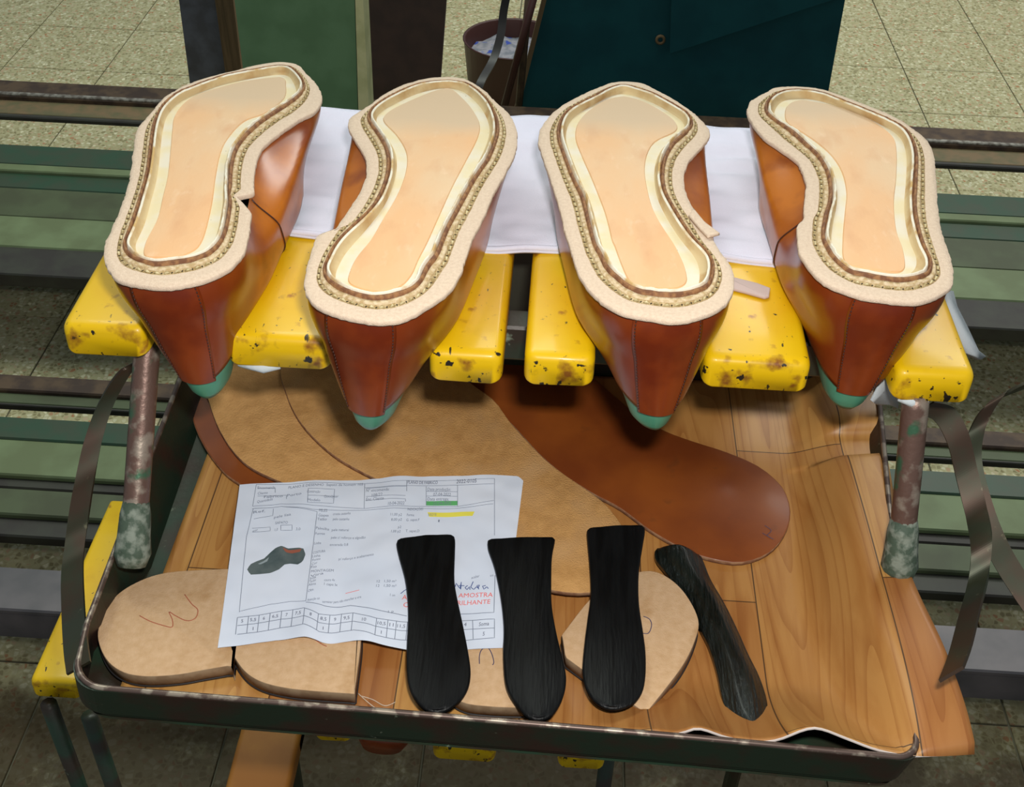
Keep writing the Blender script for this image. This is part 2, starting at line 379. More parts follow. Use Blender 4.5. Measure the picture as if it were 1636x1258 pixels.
# ------------------------------------------------------------------ conveyor tracks
ZR = .20
def yline(yl, yr, z):
    a, b = az(0, yl, z), az(1636, yr, z); return (a.y+b.y)/2
def track(label, bars, legs_y):
    ys = [yline(a, b, ZR) for (_, a, b, *_r) in bars]
    rt_ = root('conveyor_track', (0, ys[-1], 0), label, 'conveyor', None)
    for (nm, a, b, c, d, m, dz, h) in bars:
        y1, y0 = yline(a, b, ZR+dz), yline(c, d, ZR+dz)
        q = MB(); q.box((-2.3, y0, ZR+dz-h), (2.9, y1, ZR+dz), min(.003, h/3, (y1-y0)/3)); q.build(nm, m, rt_)
    yy = sorted(legs_y)
    for x in (-2.2, 2.8):
        q = MB(); q.box((x-.03, yy[0], 0), (x+.03, yy[1], ZR-.03)); q.build('leg', m_dgreen, rt_)
    return rt_
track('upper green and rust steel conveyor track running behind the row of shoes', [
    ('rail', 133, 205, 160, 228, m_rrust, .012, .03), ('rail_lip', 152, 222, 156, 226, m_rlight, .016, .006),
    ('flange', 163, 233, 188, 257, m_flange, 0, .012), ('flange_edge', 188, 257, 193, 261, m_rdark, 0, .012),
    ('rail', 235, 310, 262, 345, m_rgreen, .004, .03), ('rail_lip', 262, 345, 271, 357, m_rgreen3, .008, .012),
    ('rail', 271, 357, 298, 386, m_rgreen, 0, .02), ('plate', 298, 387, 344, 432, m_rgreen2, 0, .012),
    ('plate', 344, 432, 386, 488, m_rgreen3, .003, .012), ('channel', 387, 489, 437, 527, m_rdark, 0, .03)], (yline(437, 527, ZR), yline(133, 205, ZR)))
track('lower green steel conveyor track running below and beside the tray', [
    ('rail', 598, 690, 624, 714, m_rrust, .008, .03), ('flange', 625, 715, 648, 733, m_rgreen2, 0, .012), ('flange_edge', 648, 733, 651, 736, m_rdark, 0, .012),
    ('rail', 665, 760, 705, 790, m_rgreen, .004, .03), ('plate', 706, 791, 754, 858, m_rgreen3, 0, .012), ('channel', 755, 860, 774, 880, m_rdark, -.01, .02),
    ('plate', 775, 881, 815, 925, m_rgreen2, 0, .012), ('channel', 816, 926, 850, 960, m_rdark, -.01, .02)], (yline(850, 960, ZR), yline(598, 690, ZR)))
y0 = yline(965, 1085, ZR); y1 = yline(898, 1013, ZR)
bm_ = root('steel_beam', (0, y0, 0), 'plain grey steel beam crossing low beneath the tray at both sides', 'beam')
q = MB(); q.box((-2.3, y0, ZR-.012), (2.9, y1, ZR), .003); q.box((-2.3, y0, ZR-.06), (2.9, y0+.006, ZR-.01)); q.build('top_plate', m_rgrey, bm_)
for x in (-2.2, 2.8):
    q = MB(); q.box((x-.03, y0+.01, 0), (x+.03, y1-.005, ZR-.012)); q.build('leg', m_rgrey, bm_)

# ------------------------------------------------------------------ boards and things behind
def vpanel(name, corners, Y, th, m, parent, z0=0.0, yt=None):
    """upright board: corners (px) top-left, top-right, then x at the bottom; runs on down to z0"""
    (ax, ay_), (bx, by), (cx, cy), (dx, dy) = corners      # TL TR BR BL
    A, B, C_, D = ay(ax, ay_, Y), ay(bx, by, Y), ay(cx, cy, Y), ay(dx, dy, Y)
    def ext(a, b, z):
        t = (z-a.z)/(b.z-a.z); return a.lerp(b, t)
    D2, C2 = ext(A, D, z0), ext(B, C_, z0)
    q = MB(); pts = [D2, C2, B, A]
    V = pts+[p+Vector((0, th, 0)) for p in pts]
    q.add(V, [(0,1,2,3),(7,6,5,4),(0,4,5,1),(1,5,6,2),(2,6,7,3),(3,7,4,0)])
    return q.build(name, m, parent)
Yp = yline(133, 205, ZR)+.03
gp = root('green_post', (-.1, 1.22, ZR), 'light green painted panel with a cream edge standing behind the first two shoes', 'panel')
vpanel('panel', ((360, -120), (563, -120), (572, 190), (398, 190)), 1.22, .03, m_gpost, gp, ZR+.008)
vpanel('edge_strip', ((564, -120), (574, -120), (590, 190), (573, 190)), 1.21, .035, m_cream, gp, ZR+.008)
bg = root('steel_strip', (-.7, Yp+.1, 0), 'blue grey flat strip standing left of the wooden lath', 'strip')
vpanel('strip', ((270, -120), (336, -120), (362, 130), (303, 130)), Yp+.1, .012, m_bluegrey, bg)
wl = root('wooden_lath', (-.6, Yp+.08, 0), 'narrow raw wooden lath beside the green panel', 'lath')
vpanel('lath', ((326, -120), (358, -120), (388, 130), (362, 130)), Yp+.08, .02, m_wood, wl)
bb = root('brown_board', (-.2, Yp+.04, 0), 'dark brown board tapering downwards behind the second shoe', 'board')
vpanel('board', ((560, -120), (722, -120), (702, 150), (585, 150)), Yp+.04, .02, m_brown, bb)
tl = root('teal_board', (.4, Yp+.02, 0), 'large dark teal board with a pale left edge and a rivet hole', 'board')
vpanel('board', ((901, -120), (1372, -120), (1320, 165), (828, 165)), Yp+.05, .02, m_teal, tl)
vpanel('edge_strip', ((896, -120), (903, -120), (832, 165), (824, 165)), Yp+.045, .02, m_tealedge, tl)
q = MB(); c = ay(1055, 63, Yp+.048); ring = []
for rr, yy in ((.012, 0), (.012, -.004), (.007, -.006), (.0055, -.002)):
    ring.append([c+Vector((math.cos(k*math.pi/8)*rr, yy, math.sin(k*math.pi/8)*rr)) for k in range(16)])
q.loft(ring); q.build('rivet', m_tealedge, tl, True)
t2 = root('teal_flap', (.6, Yp, .5), 'smaller slanting teal board overlapping the upper part of the large one', 'board')
A = [ay(1077, -120, Yp+.03), ay(1350, -120, Yp+.03), ay(1345, -5, Yp+.03), ay(1070, 86, Yp+.03)]
q = MB(); V = [A[3], A[2], A[1], A[0]]; V = V+[p+Vector((0, .018, 0)) for p in V]
q.add(V, [(0,1,2,3),(7,6,5,4),(0,4,5,1),(1,5,6,2),(2,6,7,3),(3,7,4,0)]); q.build('board', m_teal, t2)
# can on the floor
cc = az(812, 150, 0.0); cc = Vector((cc.x+.01, cc.y, 0))
ct = root('open_can', cc, 'round brown can holding whitish scraps, half hidden by the teal board', 'can')
def circ(c, r, z, n=32): return [Vector((c.x+math.cos(2*math.pi*k/n)*r, c.y+math.sin(2*math.pi*k/n)*r, z)) for k in range(n)]
q = MB(); q.loft([circ(cc, .12, 0), circ(cc, .135, .16), circ(cc, .138, .163), circ(cc, .134, .165), circ(cc, .130, .16), circ(cc, .126, .08)]); q.build('wall', m_can, ct, True)
q = MB(); V = [(cc.x, cc.y, .135)]+circ(cc, .06, .13)+circ(cc, .1285, .115); V = [Vector(v)+Vector((0, 0, noise.noise(Vector(v)*30)*.02)) for v in V]
n = 32; q.add(V, [(0, 1+k, 1+(k+1) % n) for k in range(n)]+[(1+k, 1+n+k, 1+n+(k+1) % n, 1+(k+1) % n) for k in range(n)]); q.build('contents', m_stuff, ct, True)
def ribbon(name, pts, wv, th, m, parent=None, edge=None):
    """flat bar along pts; wv = width vector or list"""
    pts = catmull(pts, 18, False); n = len(pts); rings = []
    for i, p in enumerate(pts):
        t = (pts[min(i+1, n-1)]-pts[max(i-1, 0)]).normalized()
        w = wv(i/(n-1)) if callable(wv) else Vector(wv)
        hw = w*.5; nn = t.cross(w).normalized()*th*.5
        rings.append([p-hw-nn, p+hw-nn, p+hw+nn, p-hw+nn])
    q = MB(); q.loft(rings, True); return q.build(name, m, parent)
st = [ay(822, -60, Yp+.20), ay(806, 10, Yp+.19), ay(800, 55, Yp+.17), ay(788, 95, Yp+.13), ay(768, 132, Yp+.06), ay(755, 170, Yp+.03)]
o = ribbon('rubber_strap', st, (.02, 0, 0), .004, m_rubber); tag(o, 'dark rubber strap hanging down in front of the round brown can', 'strap')
for k, (a, b, lab) in enumerate((((868, -60), (806, 168), 'thin brown rod leaning at the pale edge of the teal board'), ((850, -60), (829, 168), 'thin brown rod crossing over the round can, upright'))):
    q = MB(); q.tube([ay(*a, Yp-.0+.022*k), ay(*b, Yp-.0+.022*k)], .009, 8); o = q.build('thin_rod', m_rrust if k else m_can, None, True)
    tag(o, lab, 'rod')

# ------------------------------------------------------------------ trolley
ZT, ZS, ZF = .92, 1.058, .89       # tray rim, slat tops, tray floor
tro = root('rack_trolley', (-.02, .6, ZF), 'steel rack trolley with yellow rubber-covered slats above a dark green tray', 'trolley')
X0, X1, YF, YB = -.262, .223, .408, .76
def tray():
    fl_, fr_, bl, br_ = az(150, 1097, ZT), az(1460, 1212, ZT), Vector((-.279, YB, ZT)), Vector((.262, YB, ZT))
    # rim path, rounded front corners
    def arc(c, r, a0, a1, m_=8): return [Vector((c[0]+math.cos(math.radians(a0+(a1-a0)*k/m_))*r, c[1]+math.sin(math.radians(a0+(a1-a0)*k/m_))*r, ZT)) for k in range(m_+1)]
    yl_, yr_ = fl_.y-.001, fr_.y
    path = [bl, Vector((-.272, .526, ZT)), Vector((-.271, .50, ZT)), Vector((-.2702, .475, ZT))]+[Vector((-.2695, .45, ZT))]+arc((-.266+.022, yl_+.022), .022, 180, 270)+[Vector((-.1, yl_*.75+yr_*.25, ZT)), Vector((.1, yl_*.35+yr_*.65, ZT))]+arc((.223-.014, yr_+.014), .014, 270, 360)+[Vector((.236, .541, ZT)), br_]
    cx, cy = -.02, .58
    ins = []
    for p in path:
        k_ = .003+.013*max(0, min(1, (p.y-.43)/.09)) if p.x > cx else -.004+.018*max(0, min(1, (p.y-.45)/.075))
        ins.append(Vector((p.x+(k_ if p.x < cx else -k_), p.y+(.004 if p.y < .45 else 0), ZF-.003)))
    q = MB(); th = .0022
    outer = [p+Vector((-th if p.x < cx else th, -th if p.y < .45 else 0, 0)) for p in path]
    outb = [p+Vector((-th if p.x < cx else th, -th if p.y < .45 else 0, .005)) for p in ins]
    q.loft([ins, path, outer, outb], False, False)
    q.build('tray_wall', m_tray, tro)
    q = MB(); q.tube([p+Vector((0, 0, .0005)) for p in path], .0020, 6, flat=.8); q.build('tray_rim', m_edge, tro, True)
    q = MB(); V = ins+[p-Vector((0, 0, .003)) for p in ins]; n = len(ins)
    q.add(V, [tuple(range(n)), tuple(range(2*n-1, n-1, -1))]); q.build('tray_floor', m_dgreen, tro)
    q = MB(); q.box((-.245, YB-.004, ZF-.006), (.235, YB, ZT)); q.build('tray_back', m_dgreen, tro)
tray()
q = MB(); q.box((-.19, YB+.002, ZF), (.17, YB+.006, 1.028)); q.build('back_panel', m_rdark, tro)
for yy, zz in ((.625, 1.026), (.80, 1.026)):
    q = MB(); q.box((-.285, yy, zz-.022), (.25, yy+.02, zz+.006), .002); q.build('crossbar', m_dgreen if yy < .7 else m_rdark, tro)
slats = [(-.298, -.246, .566), (-.196, -.132, .564), (-.071, -.026, .560), (-.013, .030, .562), (.096, .161, .569), (.211, .259, .567)]
def make_slat(xa, xb, yf, zt, yb, th=.021, parent=tro, m=m_yel):
    """rounded rubber-dipped slat, soft rounded edges, slightly sagging ends"""
    q = MB(); rings = []; R = .0055
    prof = []
    W_ = xb-xa
    for (cx, cz, a0) in ((W_-R, R*.45, -90), (W_-R, th-R, 0), (R, th-R, 90), (R, R*.45, 180)):
        for k in range(0, 91, 18):
            t = math.radians(a0+k); rr = R if cz > th/2 else R*.45
            cxx = cx if cz > th/2 else (W_-R*.45 if cx > W_/2 else R*.45)
            prof.append((cxx+math.cos(t)*rr, cz+math.sin(t)*rr))
    sect = [(-.0, .55), (.0008, .35), (.0025, .16), (.0055, .04), (.009, 0), (.03, 0), (.09, 0), (.18, 0), (yb-yf, 0)]
    for (dy, sh) in sect:
        ring = []
        for (x, z) in prof:
            s_ = sh*R*1.6
            cx, cz = W_/2, th*.5
            xx = x-math.copysign(min(s_, abs(x-cx)), x-cx); zz = z-(min(s_, abs(z-cz)) if z > cz else 0)
            ring.append((xa+xx, yf+dy+(z > th*.5)*sh*.002, zt-th+zz+noise.noise(Vector((xx*30+xa*50, dy*20, zz*30)))*.0008))
        rings.append(ring)
    q.loft(rings, True)
    return q.build('slat', m, parent, True, origin=((xa+xb)/2, yf, zt-th))
for k, (a, b, y) in enumerate(slats):
    sl = make_slat(a, b, y, ZS, .84)
    if k in (1, 5):
        q = MB(); rnd = random.Random(k)
        q.tube([(a+.006, y+.003, ZS-.0225), ((a+b)/2-.01, y+.0015, ZS-.0235), ((a+b)/2, y+.003, ZS-.0225)], [.002, .0035, .002], 8); q.build('lining', m_foam, sl, True)
# poles
def pole(top, bot, lab=None):
    q = MB(); pts = [top.lerp(bot, t/14) for t in range(15)]
    q.tube(pts, .0082, 16); o = q.build('pole', m_pole, tro, True)
    q = MB(); V = []
    d = (bot-top).normalized()
    q.tube([bot-d*.034, bot-d*.026, bot-d*.012, bot, bot+d*.008], [.0083, .0098, .0105, .0118, .009], 12); w = q.build('weld_collar', m_weld, o, True)
tL, bL = az(233, 560, 1.036), az(212, 885, .925)
tR, bR = az(1463, 640, 1.036), az(1437, 905, .925)
pole(az(236, 540, 1.036), bL); pole(az(1464, 630, 1.036), bR)
# side bands: bent flat bars from below the outer slats down to the tray corners
def band(pix, ys, w=.014, th=.002, m=m_band, parent=tro, name='side_band', dirv=(.25, 1, .45)):
    pts = [ay(x, y, yy) for (x, y), yy in zip(pix, ys)]
    d = Vector(dirv).normalized()*w
    return ribbon(name, pts, d, th, m, parent)
band([(240, 572), (205, 588), (172, 640), (150, 700), (135, 770), (124, 840), (116, 905), (117, 970), (121, 1030), (126, 1068)], [.60, .595, .585, .57, .55, .52, .50, .47, .435, .418], w=.015, dirv=(.75, .45, .25))
band([(1476, 652), (1508, 662), (1530, 700), (1545, 760), (1560, 820), (1568, 870), (1562, 930), (1548, 985), (1534, 1040), (1520, 1078)], [.60, .60, .59, .575, .555, .53, .51, .475, .44, .415], w=.015, dirv=(.8, .3, .5))
nb = root('neighbour_trolley_band', (.36, .5, .9), 'bent flat steel band of the neighbouring trolley curling in from the right edge', 'bar')
band([(1760, 618), (1690, 606), (1636, 617), (1590, 640), (1562, 685), (1553, 740), (1566, 800), (1585, 855), (1610, 905), (1660, 980), (1720, 1060)], [.66, .655, .65, .64, .63, .61, .59, .57, .55, .52, .49], w=.015, parent=nb, name='band', dirv=(.8, .3, .5))
# lower level: slats, posts
ZL = .60
def lowslat(l, r, yend, m=m_yel):
    a, b = az(*l, ZL), az(*r, ZL)
    return make_slat(a.x, b.x, (a.y+b.y)/2, ZL, yend, th=.02, m=m)
lowslat((44, 1090), (125, 1096), .86)
a_, b_ = az(380, 1177, ZL), az(478, 1182, ZL)
make_slat(a_.x, b_.x, az(420, 1330, ZL).y, ZL, a_.y, th=.02, m=m_orange)
for (a, b) in (((500, 1160), (560, 1166)), ((690, 1190), (792, 1198)), ((892, 1204), (968, 1210))):
    lowslat(a, b, .70)
aa, bb_ = az(85, 1120, ZL), az(940, 1215, ZL)
for k, (px, py) in enumerate(((62, 1180), (128, 1200), (975, 1225))):
    p = az(px, py, ZL-.03); q = MB(); q.tube([(p.x, p.y+.03, ZL-.021), (p.x, p.y+.03, 0.0)], .0075, 10); q.build('post', m_dgreen, tro, True)
q = MB(); q.box((-.30, az(500, 1140, ZL).y+.09, ZL-.045), (.25, az(500, 1140, ZL).y+.105, ZL-.021)); q.build('crossbar', m_rdark, tro)
for x in (-.275, .245):
    q = MB(); q.tube([(x, .79, 1.03), (x, .79, 0)], .009, 10); q.build('post', m_dgreen, tro, True)
# side rails carrying the lower level
for x in (-.285, .235):
    q = MB(); q.box((x, az(500, 1140, ZL).y+.09, ZL-.05), (x+.012, .80, ZL-.03)); q.build('side_rail', m_dgreen, tro)

# ------------------------------------------------------------------ cloth over the slats
gaps = [(-.246, -.196), (-.132, -.071), (-.026, -.013), (.030, .096), (.161, .211)]
def clothz(x, y):
    z = ZS+.0025
    for a, b in gaps:
        if b-a > .03 and a < x < b:
            t = (x-a)/(b-a); z -= .030*math.sin(math.pi*t)**1.2
    z += .0045*abs(noise.noise(Vector((x*16+y*12, y*38, 1))))+.0022*noise.noise(Vector((x*30-y*20, y*80, 4)))-.001
    return z
yf0, yb0 = az(620, 386, ZS+.003).y, az(1000, 196, ZS+.003).y
q = MB(); nx, ny = 130, 34; V = []; Fc = []
for j in range(ny+1):
    for i in range(nx+1):
        x = -.21+(.175+.21)*i/nx
        yA = yf0+.003*math.sin(x*23)-.018*(x+.1)*1.2*0; yB = yb0+.004*math.sin(x*17+1)
        y = yA+(yB-yA)*j/ny; z = clothz(x, y)
        if j == 0: z -= .0028
        if j == 0 or j == ny: y += 0
        V.append((x, y, z))
for j in range(ny):
    for i in range(nx): a = j*(nx+1)+i; Fc.append((a, a+1, a+nx+2, a+nx+1))
q.add(V, Fc)
cl = root('white_cloth', (-.02, yf0, ZS), 'folded white cotton cloth lying across the yellow slats beneath the shoes', 'cloth')
o = q.build('cloth_sheet', m_cloth, cl, True)
sd = o.modifiers.new('thick', 'SOLIDIFY'); sd.thickness = .0022; sd.offset = 1
q = MB(); q.tube([Vector((-.21+(.385)*k/60, yf0+.003*math.sin((-.21+.385*k/60)*23)+.0015, clothz(-.21+.385*k/60, yf0)+.0008)) for k in range(61)], .0021, 8); q.build('folded_hem', m_cloth, cl, True)
# grey cloth scrap hanging by the last slat
def sheet(name, pp, m, th=.0015, nseg=6, parent=None):
    """pp = rows of world points; lofts an open sheet"""
    q = MB(); n = len(pp[0]); V = [v for r in pp for v in r]
    q.add(V, [(k*n+i, k*n+i+1, (k+1)*n+i+1, (k+1)*n+i) for k in range(len(pp)-1) for i in range(n-1)])
    o = q.build(name, m, parent, True); s_ = o.modifiers.new('thick', 'SOLIDIFY'); s_.thickness = th; s_.offset = 0
    return o
rows = [[az(1490, 455, 1.05), az(1502, 462, 1.056), az(1522, 466, 1.052)], [az(1498, 490, 1.045), az(1512, 490, 1.050), az(1528, 490, 1.046)],
        [az(1510, 525, 1.04), az(1530, 525, 1.044), az(1545, 524, 1.038)], [az(1538, 562, 1.03), az(1552, 565, 1.033), az(1562, 560, 1.03)], [az(1560, 574, 1.02), az(1566, 574, 1.02), az(1574, 569, 1.02)]]
o = sheet('grey_cloth_scrap', rows, m_gcloth); tag(o, 'crumpled grey white cloth scrap hanging beside the rightmost yellow slat', 'cloth')
rows = [[az(1392, 640, 1.03), az(1412, 600, 1.035), az(1434, 575, 1.036)], [az(1395, 643, 1.01), az(1415, 622, 1.015), az(1436, 605, 1.02)], [az(1400, 646, 1.0), az(1420, 646, 1.0), az(1434, 652, .995)]]
o = sheet('grey_cloth_scrap', rows, m_gcloth); tag(o, 'small grey cloth scrap hanging between the last shoe heel and the right pole', 'cloth')
# paper strip on slat D
zz_ = ZS+.0006
o = slab('leather_strip', pxz([(1150, 438), (1178, 444), (1210, 452), (1231, 460), (1229, 473), (1222, 475), (1190, 466), (1150, 456)], zz_+.002), zz_, .0022, mat('pale strip leather', (.55,.43,.40), .9))
tag(o, 'short pale leather strip lying on the wide yellow slat beside the third shoe', 'strip')

# ------------------------------------------------------------------ shoes (upside down on the slats)
ZSOLE = 1.113
SH = {}
SH[1] = dict(
 O=[(258,459),(204,452),(180,441),(166,414),(169,385),(183,355),(198,316),(207,283),(212,245),(217,212),(226,197),(244,177),(262,156),(303,133),(353,118),(379,112),(404,105),(442,99),(463,100),(478,105),(490,118),(503,131),(512,144),(514,161),(503,178),(481,189),(450,210),(425,230),(413,248),(407,273),(405,296),(407,312),(403,330),(400,357),(393,395),(380,417),(355,436),(323,449),(285,457)],
 R=[(252,420),(239,418),(212,408),(198,392),(198,385),(211,355),(224,314),(234,278),(239,245),(243,212),(249,187),(259,169),(282,149),(313,136),(353,122),(391,114),(425,108),(450,105),(467,109),(480,121),(486,133),(482,146),(465,161),(437,178),(404,202),(379,230),(369,258),(366,296),(367,316),(363,347),(355,376),(339,398),(312,411),(272,418)],
 P=[(250,414),(236,414),(229,408),(234,385),(252,350),(260,316),(268,283),(272,245),(275,212),(280,184),(303,159),(341,144),(392,131),(450,125),(457,138),(454,159),(425,182),(392,194),(366,220),(353,245),(345,283),(340,321),(333,355),(324,385),(311,402),(280,413)],
 notch=('V', (393,321)), lean=(.010, 0), side=1, seam=(.32, 1), yn=.075,
 label='leftmost upturned shoe, its welt split by a V-shaped notch at the right of the waist')
SH[2] = dict(
 O=[(612,515),(574,511),(536,502),(503,487),(487,464),(487,438),(495,410),(500,392),(507,374),(524,374),(538,362),(556,336),(574,308),(584,283),(585,258),(579,242),(566,222),(556,202),(559,189),(572,179),(589,169),(607,155),(638,138),(673,127),(704,123),(734,124),(755,132),(778,148),(790,161),(811,179),(823,199),(827,222),(821,250),(808,275),(788,311),(770,354),(755,380),(747,405),(742,418),(735,441),(714,469),(684,489),(653,507)],
 R=[(602,474),(562,466),(529,449),(517,428),(523,413),(532,395),(548,375),(579,347),(602,321),(615,293),(621,265),(619,237),(607,214),(592,194),(589,181),(602,166),(628,151),(663,136),(704,129),(734,131),(755,138),(778,158),(790,179),(795,202),(790,225),(778,253),(757,283),(737,319),(716,357),(706,380),(696,405),(681,423),(669,449),(648,464)],
 P=[(602,469),(559,456),(557,441),(569,413),(592,385),(610,354),(630,321),(643,293),(650,265),(648,242),(633,217),(612,194),(622,179),(658,161),(696,146),(719,143),(739,158),(757,179),(767,202),(762,225),(744,260),(724,298),(704,342),(684,387),(668,418),(658,441),(638,461)],
 lean=(-.004, 0), side=-1, seam=(-.32, 1), yn=0,
 label='second upturned shoe from the left, beside the leftmost, green last showing at its lower right')
SH[3] = dict(
 O=[(1071,514),(1038,508),(1002,502),(969,487),(944,466),(924,436),(915,410),(908,385),(904,376),(897,344),(887,310),(877,278),(866,248),(860,221),(867,199),(882,181),(899,168),(924,154),(953,141),(978,132),(1000,130),(1027,133),(1045,142),(1077,159),(1106,179),(1123,194),(1134,209),(1131,223),(1113,243),(1099,260),(1093,282),(1096,307),(1109,334),(1126,356),(1136,375),(1147,395),(1163,418),(1172,433),(1173,456),(1163,482),(1137,500),(1104,510)],
 R=[(1071,469),(1038,466),(1010,459),(987,441),(969,423),(959,400),(951,388),(941,351),(931,312),(916,282),(904,250),(894,221),(893,201),(902,181),(921,167),(948,154),(975,140),(998,136),(1022,142),(1049,152),(1077,167),(1099,181),(1106,196),(1094,211),(1074,228),(1062,250),(1058,278),(1062,305),(1077,334),(1096,364),(1111,383),(1135,408),(1139,431),(1130,454),(1104,465)],
 P=[(1048,463),(1013,458),(1002,446),(990,418),(980,390),(978,388),(968,347),(956,314),(943,282),(929,250),(919,221),(924,196),(943,176),(971,160),(998,156),(1027,163),(1057,179),(1079,196),(1080,211),(1049,226),(1035,245),(1030,273),(1035,307),(1044,337),(1059,364),(1077,391),(1084,405),(1094,428),(1097,454),(1076,463)],
 flap=[(1108,334),(1126,356),(1150,374),(1131,379),(1118,366),(1100,345)], lean=(.004, 0), side=-1, seam=(.32, 1), yn=0,
 label='third upturned shoe, with a loose welt end sticking out to the right of the waist')
SH[4] = dict(
 O=[(1453,484),(1419,480),(1381,475),(1349,465),(1317,451),(1296,432),(1283,413),(1277,403),(1274,380),(1274,358),(1284,352),(1284,330),(1288,301),(1285,280),(1272,256),(1248,238),(1222,220),(1204,199),(1194,180),(1198,163),(1211,154),(1227,146),(1238,140),(1272,138),(1311,142),(1348,154),(1390,170),(1432,188),(1463,209),(1482,225),(1492,246),(1496,283),(1499,330),(1505,369),(1516,401),(1523,429),(1524,443),(1520,459),(1501,472),(1480,480)],
 R=[(1440,445),(1402,441),(1373,435),(1358,432),(1337,414),(1323,393),(1316,372),(1321,340),(1329,309),(1325,277),(1311,251),(1290,230),(1264,207),(1235,188),(1225,175),(1228,159),(1248,146),(1285,144),(1316,149),(1358,165),(1403,183),(1437,199),(1455,217),(1464,246),(1463,283),(1461,325),(1466,361),(1476,393),(1487,416),(1480,436)],
 P=[(1421,437),(1371,428),(1348,419),(1346,382),(1350,335),(1352,309),(1345,277),(1329,251),(1306,230),(1280,212),(1256,196),(1256,172),(1274,162),(1306,165),(1348,175),(1390,193),(1424,217),(1432,238),(1432,283),(1428,325),(1432,369),(1442,398),(1445,432)],
 lean=(-.002, 0), side=-1, seam=(-.32, 1), yn=0,
 label='rightmost upturned shoe, its welt joint stepped on the left of the waist')
NH = 150
def make_shoe(k, sp):
    y_h = az(*sp['O'][0], ZSOLE).y
    Y1 = y_h+.175
    A_ = .75
    def sz(y): return ZSOLE-A_*max(0, y-Y1)**2
    def bp(px, py, dz=0):
        d = ray(px, py); prev = None; best = (9, None)
        for i in range(0, 900):
            t = .55+i*.0007; p = CAMP+d*t; h = p.z-dz-sz(p.y)
            if h <= 0:
                if prev is not None: t0, h0 = prev; t = t0+(t-t0)*h0/(h0-h+1e-12)
                return CAMP+d*t
            if h < best[0]: best = (h, p)
            elif h > best[0]+.002: break
            prev = (t, h)
        return best[1].copy()
    def loop(key, dz=0):
        pts = [bp(x, y, dz) for x, y in sp[key]]
        for p in pts: p.z = 0
        pts = catmull(pts, 5)
        pts = smoothc(resample(pts, 500, True), 3 if key == 'O' else 10)
        return halves(pts, NH)
    OL, OR = loop('O'); RL, RR = loop('R', .002); PL, PR = loop('P', -.003)
    O = OL+OR[-2:0:-1]; R = RL+RR[-2:0:-1]; Pp = PL+PR[-2:0:-1]
    n = len(O)
    rt__ = root('upturned_shoe', (O[0].x, O[0].y+.03, ZSOLE-.07), sp['label'], 'shoe', 'upturned shoes in a row on the yellow slats')
    rnd = random.Random(k)
    jit = [noise.noise(Vector((i*.9, k*7, 0)))*.0006+noise.noise(Vector((i*.25, k*7, 3)))*.0007 for i in range(n)]
    outn = inward(O, -1)
    Oj = [O[i]+(outn[i]-O[i])*jit[i] for i in range(n)]
    if 'notch' in sp:
        c = bp(*sp['notch'][1]); c.z = 0
        i0 = min(range(n), key=lambda i: (O[i].lerp(R[i], .25)-c).length)
        for d in range(-5, 6):
            i = (i0+d) % n; f = max(0, 1-abs(d)/4.5)
            Oj[i] = Oj[i].lerp(R[i], .72*f)
    def lerpc(f): return [Oj[i].lerp(R[i], f) for i in range(n)]
    def Z(r, dz): return [Vector((p.x, p.y, sz(p.y)+(dz(i) if callable(dz) else dz))) for i, p in enumerate(r)]
    q = MB(); q.loft([Z(lerpc(.55), -.0032), Z(lerpc(.02), -.0032), Z(lerpc(0), -.0026), Z(lerpc(0), -.0006), Z(lerpc(.03), 0), Z(lerpc(.25), .0003), Z(lerpc(.54), 0)])
    welt = q.build('welt', m_welt, rt__, True)
    q = MB(); q.loft([Z(lerpc(.54), 0), Z(lerpc(.57), -.0012), Z(lerpc(.70), -.0012), Z(lerpc(.73), .0)]); q.build('stitch_groove', m_groove, welt, True)
    wl_ = [noise.noise(Vector((i*.35, k*5, 8)))*.0005 for i in range(n)]
    q = MB(); q.loft([Z(lerpc(.73), 0), Z(lerpc(.75), lambda i: .0007+wl_[i]), Z(lerpc(.88), lambda i: .0010+wl_[i]), Z(lerpc(.93), -.0008)]); q.build('welt_lip', m_lip, welt, True)
    # waxed lockstitch lying in the groove
    g_ = Z(lerpc(.635), -.0006); per = sum((g_[i]-g_[i-1]).length for i in range(n)); ns = int(per/.0058); gs = resample(g_, ns*2, True)
    q = MB()
    for i in range(ns):
        a, b = gs[2*i], gs[(2*i+1) % (2*ns)]; b = a.lerp(b, 1.15); mid = (a+b)/2+Vector((0, 0, .0009))
        q.tube([a, mid, b], [.0003, .00085, .0003], 6)
    q.build('welt_stitching', m_thread, welt, True, kind='stuff')
    q = MB()
    for i in range(ns):
        c = gs[(2*i+1) % (2*ns)].lerp(gs[(2*i+2) % (2*ns)], .62); d = (gs[(2*i+2) % (2*ns)]-gs[(2*i+1) % (2*ns)]).normalized()
        pr_ = Vector((-d.y, d.x, 0)); z_ = Vector((0, 0, .00035))
        q.add([c-d*.0006+z_, c+pr_*.0011+d*.0003+z_, c+d*.0007+z_, c-pr_*.0011-d*.0002+z_, c+z_*2.2], [(0, 3, 4), (3, 2, 4), (2, 1, 4), (1, 0, 4)])
    q.build('awl_holes', m_hole, welt, False, kind='stuff')
    # cut edge of the upper standing up, then the canvas rib
    wv = [noise.noise(Vector((i*.12, k*9, 2)))*.5+noise.noise(Vector((i*.5, k*9, 5)))*.35 for i in range(n)]
    in1 = inward(R, .0008); in2 = inward(R, .0016)
    RP = lambda f: [R[i].lerp(Pp[i], f) for i in range(n)]
